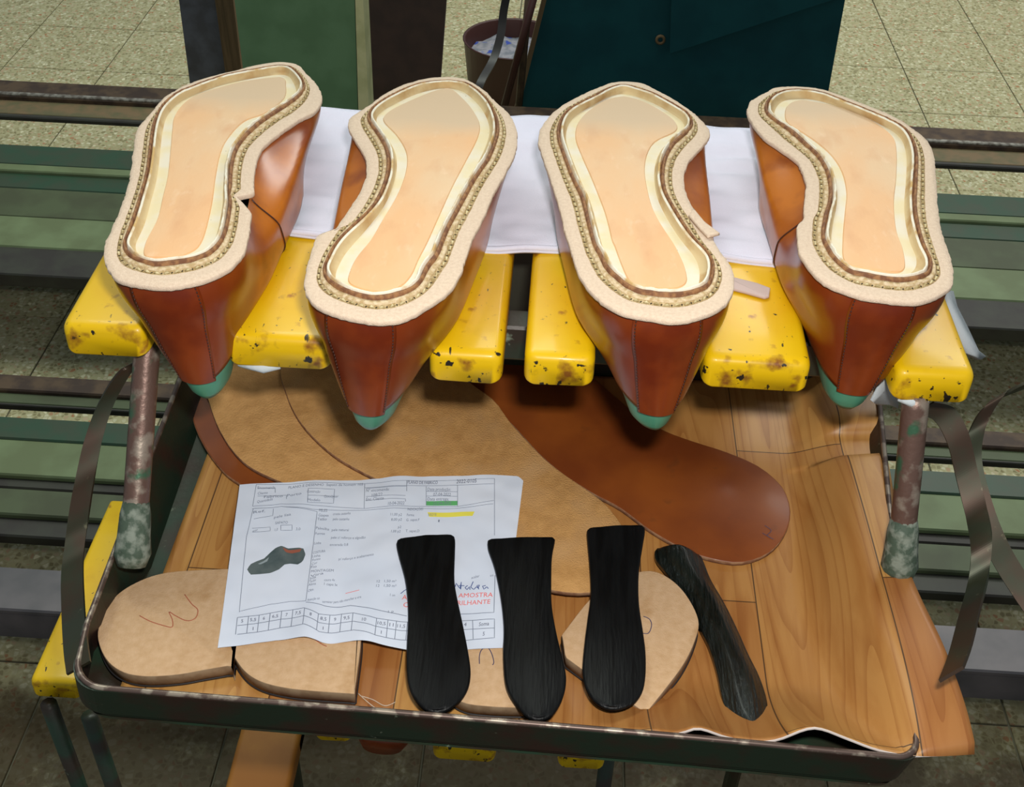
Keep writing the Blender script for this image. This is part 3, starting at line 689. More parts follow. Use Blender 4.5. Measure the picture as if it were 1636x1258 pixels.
    q = MB(); q.loft([Z(lerpc(.885), -.001), Z(lerpc(.915), lambda i: .0022+.0008*wv[i]), Z(lerpc(.99), lambda i: .0030+.0008*wv[i]), Z(inward(R, .0005), lambda i: .0018+.0006*wv[i]), Z(in1, -.0015), Z(inward(R, .0016), -.0015)])
    q.build('upper_edge', m_rim, rt__, True)
    def off(d, s=1): 
        ii = inward(R, 1)
        return [R[i]+(ii[i]-R[i])*(d+.0008*wv[i]*s) for i in range(n)]
    q = MB(); q.loft([Z(off(.0013), -.0015), Z(off(.0017), lambda i: .0026+.0012*wv[i]), Z(off(.0024), lambda i: .0031+.0012*wv[i]), Z(off(.0031), lambda i: .0020+.0008*wv[i])])
    q.build('canvas_rib', m_rib, rt__, True)
    q = MB(); q.loft([Z(off(.0031), lambda i: .0020+.0008*wv[i]), Z(off(.0037), -.0008), Z(RP(.42), -.0030), Z(RP(.45), -.0031)]); q.build('rib_wall', m_ribin, rt__, True)
    q = MB(); q.loft([Z(RP(.45), -.0031), Z(RP(.7), -.0029), Z(RP(1.0), -.0029)]); ins = q.build('insole_margin', m_feather, rt__, True)
    K = 10; V = []; Fc = []
    inn = inward(Pp, .0005)
    PLi = inn[:NH]; PRi = [inn[0]]+inn[:NH-2:-1]
    for a, b in zip(PLi, PRi):
        for j in range(K+1):
            p = a.lerp(b, j/K); e = 1-abs(2*j/K-1)**4; V.append((p.x, p.y, sz(p.y)-.0029+.0008+.0004*e))
    for i in range(NH-1):
        for j in range(K): Fc.append((i*(K+1)+j, i*(K+1)+j+1, (i+1)*(K+1)+j+1, (i+1)*(K+1)+j))
    q = MB(); q.add(V, Fc); q.loft([Z(Pp, -.0029), Z(inn, -.0021)]); q.build('insole', m_insole, rt__, True)
    if 'flap' in sp:
        pts = [bp(x, y, .002) for x, y in sp['flap']]
        slab('welt_flap', pts, ZSOLE+.0008, .0022, m_welt, welt, n=24)
    # ---- upper body: u in [-1,1], - = left side, + = right side, 0 = heel back ; t 0..1 downwards
    B0 = [O[i].lerp(R[i], .16) for i in range(n)]
    L_ = B0[:NH]; R_ = [B0[0]]+B0[:NH-2:-1]
    heel, toe = B0[0], B0[NH-1]
    # convex hull for the lower rings (an upper does not follow the narrow waist of the sole)
    def hull(pts):
        P_ = sorted(set((round(p.x, 6), round(p.y, 6)) for p in pts)); H = []
        def half(ps):
            h = []
            for p in ps:
                while len(h) > 1 and (h[-1][0]-h[-2][0])*(p[1]-h[-2][1])-(h[-1][1]-h[-2][1])*(p[0]-h[-2][0]) <= 0: h.pop()
                h.append(p)
            return h[:-1]
        return half(P_)+half(P_[::-1])
    H = hull(B0)
    ax = (toe-heel); AL = ax.length; axd = ax.normalized()
    heel2 = (L_[22]+R_[22])/2
    axd = ((L_[60]+R_[60])/2-heel2).normalized()
    axh = heel+axd*.034
    def axpt(i):
        a, b = L_[i], R_[i]
        m = (a+b)/2
        if (m-heel).dot(axd) < .034: return axh
        return m
    def tohull(a, p):
        d = (p-a); 
        if d.length < 1e-6: return p
        d = d.normalized(); best = (p-a).length
        for j in range(len(H)):
            x1, y1 = H[j]; x2, y2 = H[(j+1) % len(H)]
            ex, ey = x2-x1, y2-y1; den = d.x*ey-d.y*ex
            if abs(den) < 1e-12: continue
            t = ((x1-a.x)*ey-(y1-a.y)*ex)/den; s_ = ((x1-a.x)*d.y-(y1-a.y)*d.x)/den
            if t > 0 and -1e-6 <= s_ <= 1+1e-6: best = max(best, t)
        return a+d*best
    lx, ly = sp['lean']
    def ss(x): x = max(0, min(1, x)); return x*x*(3-2*x)
    NT = 40; side_pts = []
    for sd_, arr in ((-1, L_), (1, R_)):
        for i in range(NH):
            p = arr[i]; a = axpt(i); side_pts.append((p, a, tohull(a, p)))
    loopi = list(range(NH-1, 0, -1)) + [NH+i for i in range(NH)]       # left toe .. heel .. right toe
    loopi = loopi[:-1] if False else loopi
    TAB = []
    for j in range(NT+1):
        t = j/NT*1.06; row = []
        for li in loopi:
            p, a, hp = side_pts[li]
            s_ = max(0, (p-heel).dot(axd))/.31
            base = p.lerp(hp, ss(t/.30))
            r = base-a; al = axd*r.dot(axd); cr = r-al
            D = .092 if s_ < .30 else max(.020, .092-.072*min(1, (s_-.30)/.45))
            tc_ = min(t, 1)
            gh = 1.0+.06*math.sin(min(1, t/.35)*math.pi)-.62*max(0, (t-.04)/.96)**1.3
            gd = math.sqrt(max(0.0, 1-tc_**2.6))*.97+.03
            lim = .052/D if D > .052 else 1
            gs_ = .97+.02*math.sin(min(1, t/.5)*math.pi)-.50*ss((t-lim*.80)/.34)-.25*ss((t-.7)/.3)
            w1 = ss((s_-.08)/.16); w2 = ss((s_-.50)/.14)
            gx = (gh*(1-w1)+gs_*w1)*(1-w2)+gd*w2
            ga = (1.0+.02*math.sin(min(1, t/.3)*math.pi)-.34*max(0, t-.05)**1.5)*(1-w2)+gd*w2
            q_ = a+al*ga+cr*gx+Vector((lx*t, ly*t, 0))
            row.append(Vector((q_.x, q_.y, sz(p.y)-.0032-D*t)))
        for _ in range(int(min(1, t/.35)*26)):
            row = [row[i]*.5+(row[max(i-1, 0)]+row[min(i+1, len(row)-1)])*.25 for i in range(len(row))]
        TAB.append(row)
    NR = len(loopi); HC = NH-1
    def body(u, t, extra=0):
        x = (HC+u*(NH-1)) if u <= 0 else (HC+u*(NR-1-HC))
        x = max(0, min(NR-1.001, x)); i = int(x); f = x-i
        y = max(0, min(NT-.001, t/1.06*NT)); j = int(y); g_ = y-j
        out = TAB[j][i].lerp(TAB[j][i+1], f).lerp(TAB[j+1][i].lerp(TAB[j+1][i+1], f), g_)
        if extra:
            tu = TAB[j][min(i+2, NR-1)]-TAB[j][max(i-1, 0)]; tv = TAB[min(j+2, NT)][i]-TAB[max(j-1, 0)][i]
            nn = tu.cross(tv)
            nn = -nn.normalized() if nn.length > 1e-12 else Vector((0, -1, 0))
            out = out+nn*extra
        return out
    def ttop(u):    # topline of the upper at the heel; further forward it closes
        a = abs(u)
        return .84-.20*ss(a/.22) if a < .5 else .64+.36*min(1, (a-.5)/.1)
    us = [-1+2*i/(2*NH-2) for i in range(2*NH-1)][:-1]
    TT = 20; rings = []
    for j in range(TT+1): rings.append([body(u, ttop(u)*j/TT) for u in us])
    inner = [body(u, ttop(u), -.0022) for u in us]; inner2 = [body(u, ttop(u)*.93, -.003) for u in us]
    q = MB(); q.loft(rings+[inner, inner2]); up_ = q.build('upper', m_upper, rt__, True)
    ul = [i for i, u in enumerate(us) if abs(u) < .60]
    LR = []
    for j in range(13):
        t = .50+.52*j/12
        e = -.0016-(.0015 if j == 12 else 0)
        LR.append([body(u, t, e) for u in us])
    q = MB(); q.loft(LR, True); q.build('last', m_last, rt__, True)
    # heel strap with two stitched seams
    def su(t): return .052*(1+.1*t)
    q = MB(); rr = []
    for j in range(21):
        t = .005+.825*j/20; w = su(t)
        ex = .0009
        r = [body(-w, t, .0001)]+[body(-w+2*w*m_/16, t, ex) for m_ in range(17)]+[body(w, t, .0001)]
        rr.append(r)
    q.loft(rr, False, False); q.build('heel_strap', m_strap, up_, True)
    q = MB()
    for s_ in (-1, 1):
        for j in range(30):
            t0 = .02+.79*j/30; t1 = t0+.015
            w0, w1 = su(t0)-.005, su(t1)-.005
            a, b = body(s_*w0, t0, .0010), body(s_*w1, t1, .0010)
            q.tube([a, body(s_*w0, (t0+t1)/2, .0014), b], [.0003, .0005, .0003], 5)
    q.build('seam_stitching', m_seam, up_, True, kind='stuff')
    sgn = 1 if sp['seam'][0] > 0 else -1
    if k in (1, 4):
        q = MB(); bu = .335 if k == 1 else .345
        q.tube([body(sgn*(bu+.05*t), t, .0002) for t in [.04+.55*m_/16 for m_ in range(17)]], .0006, 6); q.build('side_seam', m_seam, up_, True)
    return rt__
for k in (2, 4):
    for key in ('O', 'R'): SH[k][key] = SH[k][key][1:]+SH[k][key][:1]
for k, sp in SH.items(): make_shoe(k, sp)

# ------------------------------------------------------------------ tray contents
ZV = ZF+.0015
# wood print vinyl liner, curling up over the right rim
redge = [((1392, 588), .02), ((1404, 655), .025), ((1409, 683), .022), ((1396, 703), .014), ((1397, 738), .014), ((1412, 730), .022), ((1424, 783), .026), ((1433, 851), .029), ((1450, 915), .031), ((1466, 956), .033), ((1503, 1034), .036), ((1529, 1102), .036), ((1545, 1154), .034), ((1557, 1206), .030)]
RE = [az(x, y, ZF+h) for (x, y), h in redge]
fedge = [((180, 1098), .001), ((400, 1118), .001), ((560, 1130), .001), ((740, 1148), .001), ((900, 1160), .001), ((1035, 1168), .029), ((1080, 1172), .030), ((1116, 1163), .036), ((1161, 1177), .030), ((1206, 1184), .030), ((1242, 1181), .033), ((1287, 1164), .042), ((1314, 1164), .042), ((1356, 1180), .036), ((1409, 1199), .031), ((1476, 1209), .030), ((1557, 1206), .030)]
FE = [az(x, y, ZF+h) for (x, y), h in fedge]
for i, p in enumerate(FE):
    if i < 5: p.y = .414; p.z = ZV+.0005
def interp(P_, key, v):
    if v <= key(P_[0]): return P_[0]
    for a, b in zip(P_, P_[1:]):
        if key(a) <= v <= key(b): return a.lerp(b, (v-key(a))/(key(b)-key(a)+1e-9))
    return P_[-1]
FEc = catmull(FE, 8, False); REs = catmull(RE, 8, False)
nx, ny = 120, 80; V = []; UV = []
XL = -.247
REY = resample(REs, 400)
for j in range(ny+1):
    vj = j/ny
    for i in range(nx+1):
        ui = i/nx
        xr_guess = .0
        # right edge at this row, front edge at this column (transfinite blend)
        re = REY[int((1-vj**1.0)*0)] if False else REY[min(399, int(round((1-vj)*399)))]      # vj=0 front, 1 back
        xb = XL+(REY[0].x-XL)*ui
        fe = FEc[0].lerp(FEc[-1], 0); xf = XL+(FEc[-1].x-XL)*ui
        fp = interp(FEc, lambda p: p.x, xf)
        x = XL+(re.x-XL)*ui
        yback = .752
        yr = re.y; yl = .414+(yback-.414)*vj
        yy_f = fp.y
        yflat = .414+(yback-.414)*vj
        # straight rows at the left, following the traced right edge at the right
        w = max(0, (ui-.45)/.55)**1.5
        y = yflat*(1-w)+yr*w
        fw_ = (1-vj)**3
        y = y+(yy_f-(FEc[0].y*(1-w)+FEc[-1].y*w))*fw_*1.0
        zc = ZV
        ed = (re.x-x)
        cu = max(0, min(1, (.066-ed)/.040)); curl = cu*cu*(3-2*cu)
        zr = (re.z-ZV)*curl+(.004*curl*max(0, 1-ed/.035))
        zf = max(0, fp.z-ZV)*max(0, 1-vj/.16)**1.6
        z = ZV+max(zr, zf)
        if vj == 0: x = fp.x; y = fp.y; z = fp.z
        V.append((x, y, z)); UV.append((x, y))
Fc = [(j*(nx+1)+i, j*(nx+1)+i+1, (j+1)*(nx+1)+i+1, (j+1)*(nx+1)+i) for j in range(ny) for i in range(nx)]
ux = XL+(.27-XL)*.0
px_seam = az(1208, 963, ZV)
liner = root('vinyl_liner', (-.02, .58, ZV), 'wood-print vinyl sheet lining the tray, its right edge curling up', 'liner')
q = MB(); q.add(V, Fc); o = q.build('sheet', m_vinyl, liner, True)
uvl = o.data.uv_layers.new(name='UVMap')
for lp in o.data.loops:
    a, b = UV[lp.vertex_index]; uvl.data[lp.index].uv = (a-px_seam.x+.076*6, b-px_seam.y+.27*2)
sd = o.modifiers.new('thick', 'SOLIDIFY'); sd.thickness = .0014; sd.offset = -1
me = o.data; me.materials.append(mat('vinyl cut edge', (.60,.52,.48), .8)); sd.material_offset_rim = 1

def flat(name, px, z, th, m, label, cat, group=None, **kw):
    pts = catmull(pxz(px, z+th), 4)
    for p in pts: p.z = 0
    c = sum(pts, Vector())/len(pts)
    o = slab(name, pts, z, th, m, **kw)
    off = Vector((c.x, c.y, z)); 
    for v in o.data.vertices: v.co -= off
    o.location = off
    return tag(o, label, cat, group)
G1 = 'cut leather soles lying in the tray'
z1 = ZV+.0006
sA = flat('leather_sole', [(304,632),(308,670),(322,705),(345,740),(375,768),(430,790),(540,775),(520,680),(430,560),(340,548)], z1, .0035, m_sole, 'brown smooth leather sole, mostly under the tan ones at the far left of the tray', 'sole', G1, side=m_soleedge)
sD = flat('leather_sole', [(735,598),(765,625),(818,678),(875,738),(938,783),(990,811),(1040,848),(1100,881),(1150,896),(1190,898),(1230,882),(1256,850),(1263,815),(1250,778),(1212,745),(1160,722),(1110,706),(1055,685),(1000,648),(930,590),(850,550),(770,545)], z1, .0035, m_sole, 'brown smooth leather sole with a rounded end pointing to the right of the tray', 'sole', G1, side=m_soleedge)
sB = flat('leather_sole', [(325,598),(333,640),(352,690),(385,735),(430,762),(500,785),(600,790),(640,740),(600,640),(520,560),(400,530)], z1+.0037, .0035, m_suedeL, 'tan rough-side-up leather sole on the left, with a thin dark edge beside the brown one', 'sole', G1, side=m_soleedge)
sC = flat('leather_sole', [(450,578),(456,625),(480,675),(530,725),(590,760),(660,792),(740,850),(810,905),(870,940),(944,947),(992,925),(1010,880),(996,843),(967,805),(938,783),(905,760),(872,735),(818,678),(790,640),(752,612),(690,560),(600,520),(500,520)], z1+.0074, .0035, m_suede, 'largest tan rough leather sole, reaching from under the slats to the black shanks', 'sole', G1, side=m_soleedge)
# heel blocks: thick board with a dark rubber base
G2 = 'heel blocks at the front of the tray'
def heelblock(px, z, label, th=.0085):
    pts = resample(catmull(pxz(px, z+th+.002), 6), 200, True)
    for p in pts: p.z = 0
    pts = smoothc(pts, 2)
    c = sum(pts, Vector())/len(pts)
    r_ = root('heel_block', (c.x, c.y, z), label, 'heel', G2)
    slab('board', pts, z+.0012, th+.0008, m_heel, r_, bev=.0006, side=m_heelside)
    slab('rubber_base', inward(pts, -.0006), z, .0014, m_heelbase, r_, bev=.0003)
    return r_
z2 = ZV+.0005
h1 = heelblock([(386,908),(386,908),(311,911),(260,916),(221,929),(186,951),(166,980),(156,1009),(160,1035),(175,1060),(201,1076),(237,1081),(285,1078),(324,1071),(371,1063),(371,1063)], z2, 'heel block at the far left with a red crayon squiggle')
h2 = heelblock([(566,1109),(566,1109),(495,1104),(454,1099),(421,1091),(398,1079),(382,1062),(368,1036),(368,1010),(385,985),(420,965),(480,950),(575,950),(575,950),(577,1019),(571,1074)], z2, 'heel block under the lower edge of the paper, with a straight right side')
h3 = heelblock([(880,1131),(880,1131),(830,1131),(781,1129),(738,1122),(710,1098),(700,1060),(705,1020),(725,995),(780,985),(868,985),(868,985),(876,1050)], z2, 'heel block between the first two black shanks, marked in pen')
h4 = heelblock([(898,1014),(898,1014),(943,957),(985,925),(1035,912),(1068,923),(1096,950),(1116,990),(1111,1022),(1092,1062),(1060,1105),(1032,1140),(1032,1140),(1003,1120),(955,1088),(903,1050),(903,1050)], z2, 'heel block lying askew under the third black shank')
ZH = z2+.0105
def strokes(name, lines, z, r, m, parent, zfun=None, flatn=.35):
    q = MB()
    for ln in lines:
        pts = catmull([az(x, y, z) for x, y in ln], 5, False)
        if zfun:
            for p in pts: p.z = zfun(p.x, p.y)+.0002
        q.tube(pts, r, 5, flat=flatn)
    return q.build(name, m, parent, True)
strokes('crayon_mark', [[(223,984),(240,993),(262,1000),(275,1002),(275,990),(270,978),(280,984),(298,992),(312,988),(316,975),(306,965),(295,950)]], ZH+.0002, .0003, m_redpen, h1)
strokes('pen_mark', [[(766,1061),(766,1048),(770,1038),(780,1036),(786,1046),(789,1058),(787,1063)]], ZH+.0002, .0003, m_pen, h3)
strokes('pen_mark', [[(1028,985),(1038,990),(1041,1000),(1036,1012),(1026,1012)]], ZH+.0002, .0003, m_pen, h4)
strokes('crayon_mark', [[(503,1022),(515,1030),(522,1033)]], ZH+.0002, .0003, m_redpen, h2)
strokes('pen_mark', [[(1222,840),(1232,848),(1226,856),(1236,862)], [(1218,852),(1232,860)]], z1+.0040, .00025, m_pen, sD)
o = strokes('loose_thread', [[(572,1108),(585,1120),(603,1133),(630,1140)], [(575,1112),(595,1118),(615,1128),(632,1122)]], ZV+.002, .0003, m_welt, None); tag(o, 'loose pale thread curled beside the second heel block', 'thread')

# ------------------------------------------------------------------ paper
ZP = ZH+.0012
pt = [(383,775),(440,772),(500,770),(570,768),(600,765),(650,762),(700,761),(750,760),(790,759),(828,760),(836,768)]
pb = [(348,1037),(400,1031),(440,1025),(488,1024),(515,1028),(545,1027),(570,1027),(600,1031),(650,1038),(690,1042),(803,1036)]
TP = pxz(pt, ZP+.003); BP = pxz(pb, ZP)
TPr, BPr = resample(TP, 81), resample(BP, 81)
def puv(u, v):
    a = TPr[min(80, int(u*80))].lerp(TPr[min(80, int(u*80)+1)], u*80-int(u*80)); b = BPr[min(80, int(u*80))].lerp(BPr[min(80, int(u*80)+1)], u*80-int(u*80))
    return a.lerp(b, v)
xl0, xr0 = BP[0].x, TP[-1].x; yb0_, yt0_ = BP[0].y, TP[0].y
def pz(x, y):
    v = min(1, max(0, (yt0_-y)/(yt0_-yb0_)))
    u = (x-xl0)/(xr0-xl0)
    z = ZP+.0028*(1-v)
    z += v**1.5*(.0042*math.exp(-((u-.285-.01*v)/.06)**2)-.0018*math.exp(-((u-.375)/.04)**2)+.0028*math.exp(-((u-.50)/.06)**2)-.001*math.exp(-((u-.68)/.09)**2))
    z += (1-v)**1.5*(.0016*math.exp(-((u-.16)/.07)**2)+.0012*math.exp(-((u-.50)/.06)**2))
    z += .0009*noise.noise(Vector((x*28, y*30, 2)))+.0005*noise.noise(Vector((x*70+y*40, y*60-x*30, 5)))
    z += .0010*abs(noise.noise(Vector((x*22-y*14, x*10+y*20, 9))))
    return z
paper = root('order_sheet', (puv(.5, .5).x, puv(.5, .5).y, ZP), 'crumpled white printed order sheet lying over the soles and heel blocks', 'paper')
nx, ny = 110, 80; V = []
for j in range(ny+1):
    for i in range(nx+1):
        p = puv(i/nx, j/ny); V.append((p.x, p.y, pz(p.x, p.y)))
q = MB(); q.add(V, [(j*(nx+1)+i, (j+1)*(nx+1)+i, (j+1)*(nx+1)+i+1, j*(nx+1)+i+1) for j in range(ny) for i in range(nx)])
sheet_ = q.build('sheet', m_paper, paper, True)
def pp_(x, y, dz=.0003):
    a = az(x, y, ZP+.0015); return Vector((a.x, a.y, pz(a.x, a.y)+dz))
def plines(name, segs, m, w=.00022, dz=.0002):
    q = MB()
    for ln in segs:
        pts = []
        for a, b in zip(ln, ln[1:]):
            k = max(2, int(math.hypot(a[0]-b[0], a[1]-b[1])/5))
            pts += [pp_(a[0]+(b[0]-a[0])*t/k, a[1]+(b[1]-a[1])*t/k, dz) for t in range(k)]
        pts.append(pp_(*ln[-1], dz))
        V = []
        for i, p in enumerate(pts):
            t = (pts[min(i+1, len(pts)-1)]-pts[max(i-1, 0)]).normalized(); nn = Vector((-t.y, t.x, 0))*w
            V += [p-nn, p+nn]
        q.add(V, [(2*i, 2*i+2, 2*i+3, 2*i+1) for i in range(len(pts)-1)])
    return q.build(name, m, paper)
# rules of the form
L1 = [[(410,778),(520,776),(582,776),(650,772),(730,770),(790,768)], [(404,812),(450,808),(500,812),(560,814),(583,815),(650,812),(730,811),(789,803)], [(403,816),(450,812),(500,818),(560,818),(650,816),(730,814),(788,808)],
      [(410,778),(404,812)], [(790,768),(790,858)], [(650,772),(650,789)], [(583,783),(650,780)], [(583,776),(582,815)], [(585,797),(648,796)],
      [(585,784),(650,781)], [(584,803),(648,801),(648,805)], [(681,780),(681,810)], [(731,778),(731,810)], [(681,788),(731,788)], [(681,795),(731,795)], [(650,780),(790,776)],
      [(412,784),(440,783),(440,790)], [(493,786),(535,786),(533,808),(492,808),(493,786)], [(412,796),(458,794),(458,800)], [(493,797),(534,797)]]
L2 = [[(405,816),(450,812),(507,821),(489,963)], [(405,816),(394,860),(382,976),(430,966),(465,962),(489,963)], [(383,976),(382,977)], [(406,832),(436,826),(437,815)], [(403,846),(432,844),(432,850),(403,852)],
      [(449,842),(467,842),(467,850),(449,850),(449,842)]]
def trow(yoff): return [(379,987+yoff-1),(410,983+yoff),(450,975+yoff+1),(486,974+yoff),(510,984+yoff),(545,980+yoff),(565,980+yoff),(600,990+yoff),(640,994+yoff),(652,994+yoff)]
L3 = [trow(0), trow(13), trow(27), [(736,991),(790,989),(790,1018),(742,1022)], [(738,1005),(790,1003)], [(755,990),(756,1020)], [(489,965),(520,970),(560,968),(600,976),(650,985)], [(735,980),(789,979),(791,920)]]
def ty(x, off):
    r = trow(off)
    for a, b in zip(r, r[1:]):
        if a[0] <= x <= b[0]: return a[1]+(b[1]-a[1])*(x-a[0])/(b[0]-a[0])
    return r[-1][1]
cols = [379, 397, 414, 431.5, 450, 468, 487, 509, 527, 545.5, 564, 602, 620, 633.5, 651]
for x in cols: L3.append([(x, ty(x, 0)), (x-3, ty(x-3 if x > 383 else x, 27))])
plines('form_lines', L1+L2, m_print, .00018)['kind'] = 'stuff'; plines('table_lines', L3, m_print, .00022)['kind'] = 'stuff'
def texts(name, items, m, dz=.0003):
    q = MB()
    for (s_, x, y, x2, y2, h) in items:
        c = bpy.data.curves.new('t', 'FONT'); c.body = s_; c.resolution_u = 2; c.size = 1
        ob = bpy.data.objects.new('t', c); me = bpy.data.meshes.new_from_object(ob)
        if len(me.vertices) == 0: continue
        xs = [v.co.x for v in me.vertices]; W_ = max(xs)-min(xs); x0 = min(xs)
        # baseline from (x,y) to (x2,y2), cap height h px
        V = [pp_(x+(x2-x)*(v.co.x-x0)/max(W_, .01)+v.co.y/.7*h*.12, y+(y2-y)*(v.co.x-x0)/max(W_, .01)-v.co.y/.7*h, dz) for v in me.vertices]
        q.add(V, [tuple(p.vertices) for p in me.polygons])
        bpy.data.objects.remove(ob); bpy.data.curves.remove(c); bpy.data.meshes.remove(me)
    return q.build(name, m, paper, kind='stuff')
texts('printed_text', [
 ('Encomenda', 412, 785, 440, 784, 4), ('PLANO E DESENHO  Sapato de homem 105', 461, 784, 580, 779, 4), ('Cliente', 412, 794, 428, 792, 4), ('Fabrico  Porto', 422, 799, 482, 795, 4), ('Quantidade', 411, 807, 436, 802, 4),
 ('Construção', 491, 793, 512, 793, 4), ('Goodyear', 518, 800, 541, 799, 4), ('Modelo', 492, 806, 512, 806, 4),
 ('Nº encomenda:', 585, 790, 622, 789, 5), ('Enc. Cliente', 585, 804, 613, 803, 5), ('10-04-2022', 620, 812, 646, 810, 5), ('108/22', 594, 798, 611, 797, 5),
 ('07-04-2022', 692, 795, 720, 795, 5), ('Data produção:', 683, 787, 720, 787, 5), ('Data entrega:', 683, 802, 717, 802, 5), ('22-04-2022', 692, 809, 721, 808, 5),
 ('INDICAÇÕES', 651, 819, 676, 818, 4), ('Forma:', 650, 828, 662, 828, 4), ('50215', 684, 827, 697, 826, 4), ('G. sapat.F', 649, 836, 670, 835, 4), ('1', 700, 836, 702, 836, 4), ('T. sapat.D', 648, 853, 670, 853, 4),
 ('11,00 p2', 624, 828, 642, 828, 4), ('8,00 p2', 625, 836, 642, 835, 4), ('p2', 636, 847, 641, 847, 4), ('1,00 p2', 625, 854, 640, 854, 4),
 ('PELES', 510, 821, 523, 821, 4), ('Gáspea', 509, 828, 525, 828, 4), ('Talão', 507, 834, 522, 834, 4), ('crosta castanha', 532, 826, 560, 824, 4), ('pele castanha', 532, 834, 558, 833, 4),
 ('Palmilha', 505, 848, 526, 850, 4), ('pele natural', 530, 851, 557, 850, 4), ('Forros', 504, 857, 519, 857, 4), ('pele c/ reforço e algodão', 529, 863, 584, 862, 4), ('Linha', 502, 872, 513, 872, 4), ('encerada 0,8', 527, 875, 556, 873, 4),
 ('COSTURA', 500, 888, 520, 886, 4), ('Linha', 499, 894, 512, 893, 4), ('Ponto', 499, 900, 512, 898, 4), ('Cor', 498, 906, 507, 904, 4), ('Fio', 497, 911, 506, 910, 4), ('p/ reforço e acabamento', 541, 896, 597, 891, 4),
 ('MONTAGEM', 497, 918, 533, 916, 4), ('Vira', 496, 926, 517, 921, 4), ('Sola', 495, 930, 505, 927, 4), ('Tacão', 494, 935, 505, 932, 4), ('Alma', 493, 940, 505, 938, 4), ('couro 4x', 518, 932, 535, 930, 4), ('1 capa lx', 518, 938, 539, 937, 4), ('Obs.', 492, 950, 502, 947, 4),
 ('Atenção ao', 491, 964, 511, 961, 4), ('terminar para não manchar a vira', 515, 966, 577, 957, 4), ('SAPATO', 440, 840, 460, 840, 4), ('Ref.', 405, 824, 424, 821, 4), ('pele lisa', 438, 831, 465, 827, 4), ('cor', 404, 852, 412, 850, 4), ('1,0', 439, 851, 444, 850, 4), ('3,0', 473, 850, 480, 850, 4),
 ('12   1,50 m²', 602, 934, 633, 932, 4), ('12   1,50 m²', 601, 941, 633, 939, 4), ('1 un', 623, 953, 631, 953, 4), ('1 p', 620, 981, 629, 980, 4), ('acabar', 753, 925, 766, 922, 4), ('un', 783, 922, 788, 922, 4)], m_print)
tt = []
for s_, a, b in zip(['5', '5,5', '6', '6,5', '7', '7,5', '8', '8,5', '9', '9,5', '10', '10,5', '11', '11,5'], cols, cols[1:]):
    c = (a+b)/2-1.5; w = 1.6*len(s_); yy = ty(c, 9); tt.append((s_, c-w, yy, c+w, ty(c+w, 9), 5))
plines('size_row_marks', [[(c, ty(c, 23)), (c+.4, ty(c, 23)-5)] for c in (404, 516, 609)], m_printd, .0002)['kind'] = 'stuff'
texts('size_row_text', tt+[('Soma', 765, 1000, 781, 999, 6), ('5', 771, 1015, 774, 1015, 6), ('4', 741, 1000, 745, 1000, 6), ('PLANO DE FABRICO', 651, 777, 699, 776, 5), ('2022-0105', 729, 775, 761, 774, 6)], m_printd)
texts('red_notice', [('AMOSTRA', 732, 955, 787, 954, 7), ('BRILHANTE', 724, 967, 783, 965, 7), ('A', 642, 958, 650, 958, 8), ('C', 644, 971, 652, 971, 8)], m_red)
plines('red_underline', [[(552,948),(574,944)]], m_red, .0002)
plines('handwriting', [[(640,948),(646,943),(652,940)], [(727,937),(729,931),(732,936),(735,940),(737,929),(736,941)], [(733,935),(742,935)], [(747,935),(743,938),(746,942),(750,937),(751,942)], [(756,929),(752,938),(757,942),(761,938),(764,940),(766,935),(762,936),(765,942)], [(776,936),(771,937),(773,942),(778,938),(780,941)]], m_ink, .00028)['kind'] = 'stuff'
def ppoly(name, px, m, dz=.00015, par=None):
    """flat printed patch that follows the sheet"""
    xs = [p[0] for p in px]; x0, x1 = min(xs), max(xs); n_ = max(3, int((x1-x0)/3)); q = MB(); V = []
    def ext(x):
        ys = []
        for a, b in zip(px, px[1:]+px[:1]):
            if min(a[0], b[0]) <= x <= max(a[0], b[0]) and abs(a[0]-b[0]) > 1e-6: ys.append(a[1]+(b[1]-a[1])*(x-a[0])/(b[0]-a[0]))
        return (min(ys), max(ys))
    for i in range(n_+1):
        x = x0+(x1-x0)*(i/n_)*.998+.001; a, b = ext(x)
        for k in range(5): V.append(pp_(x, a+(b-a)*k/4, dz))
    q.add(V, [(i*5+k, i*5+k+1, (i+1)*5+k+1, (i+1)*5+k) for i in range(n_) for k in range(4)])
    return q.build(name, m, paper)
ppoly('green_cell', [(681,803),(731,802),(731,809),(681,810)], m_green)
ppoly('highlight_stripe', [(683,821),(758,819),(757,826),(684,828)], m_yhl)
ppoly('shoe_print', [(395,911),(400,903),(410,898),(422,893),(432,884),(441,877),(450,874),(460,878),(478,876),(487,878),(488,888),(484,899),(476,904),(464,903),(455,904),(446,911),(432,916),(415,918),(400,919)], m_shoepic)
ppoly('lining_print', [(452,877),(462,881),(482,878),(480,883),(466,886),(456,884)], m_shoeop, .00025)
ppoly('highlight_print', [(412,902),(422,897),(430,891),(428,897),(416,903)], mat('printed glint', (.30,.36,.38), .8), .00025)

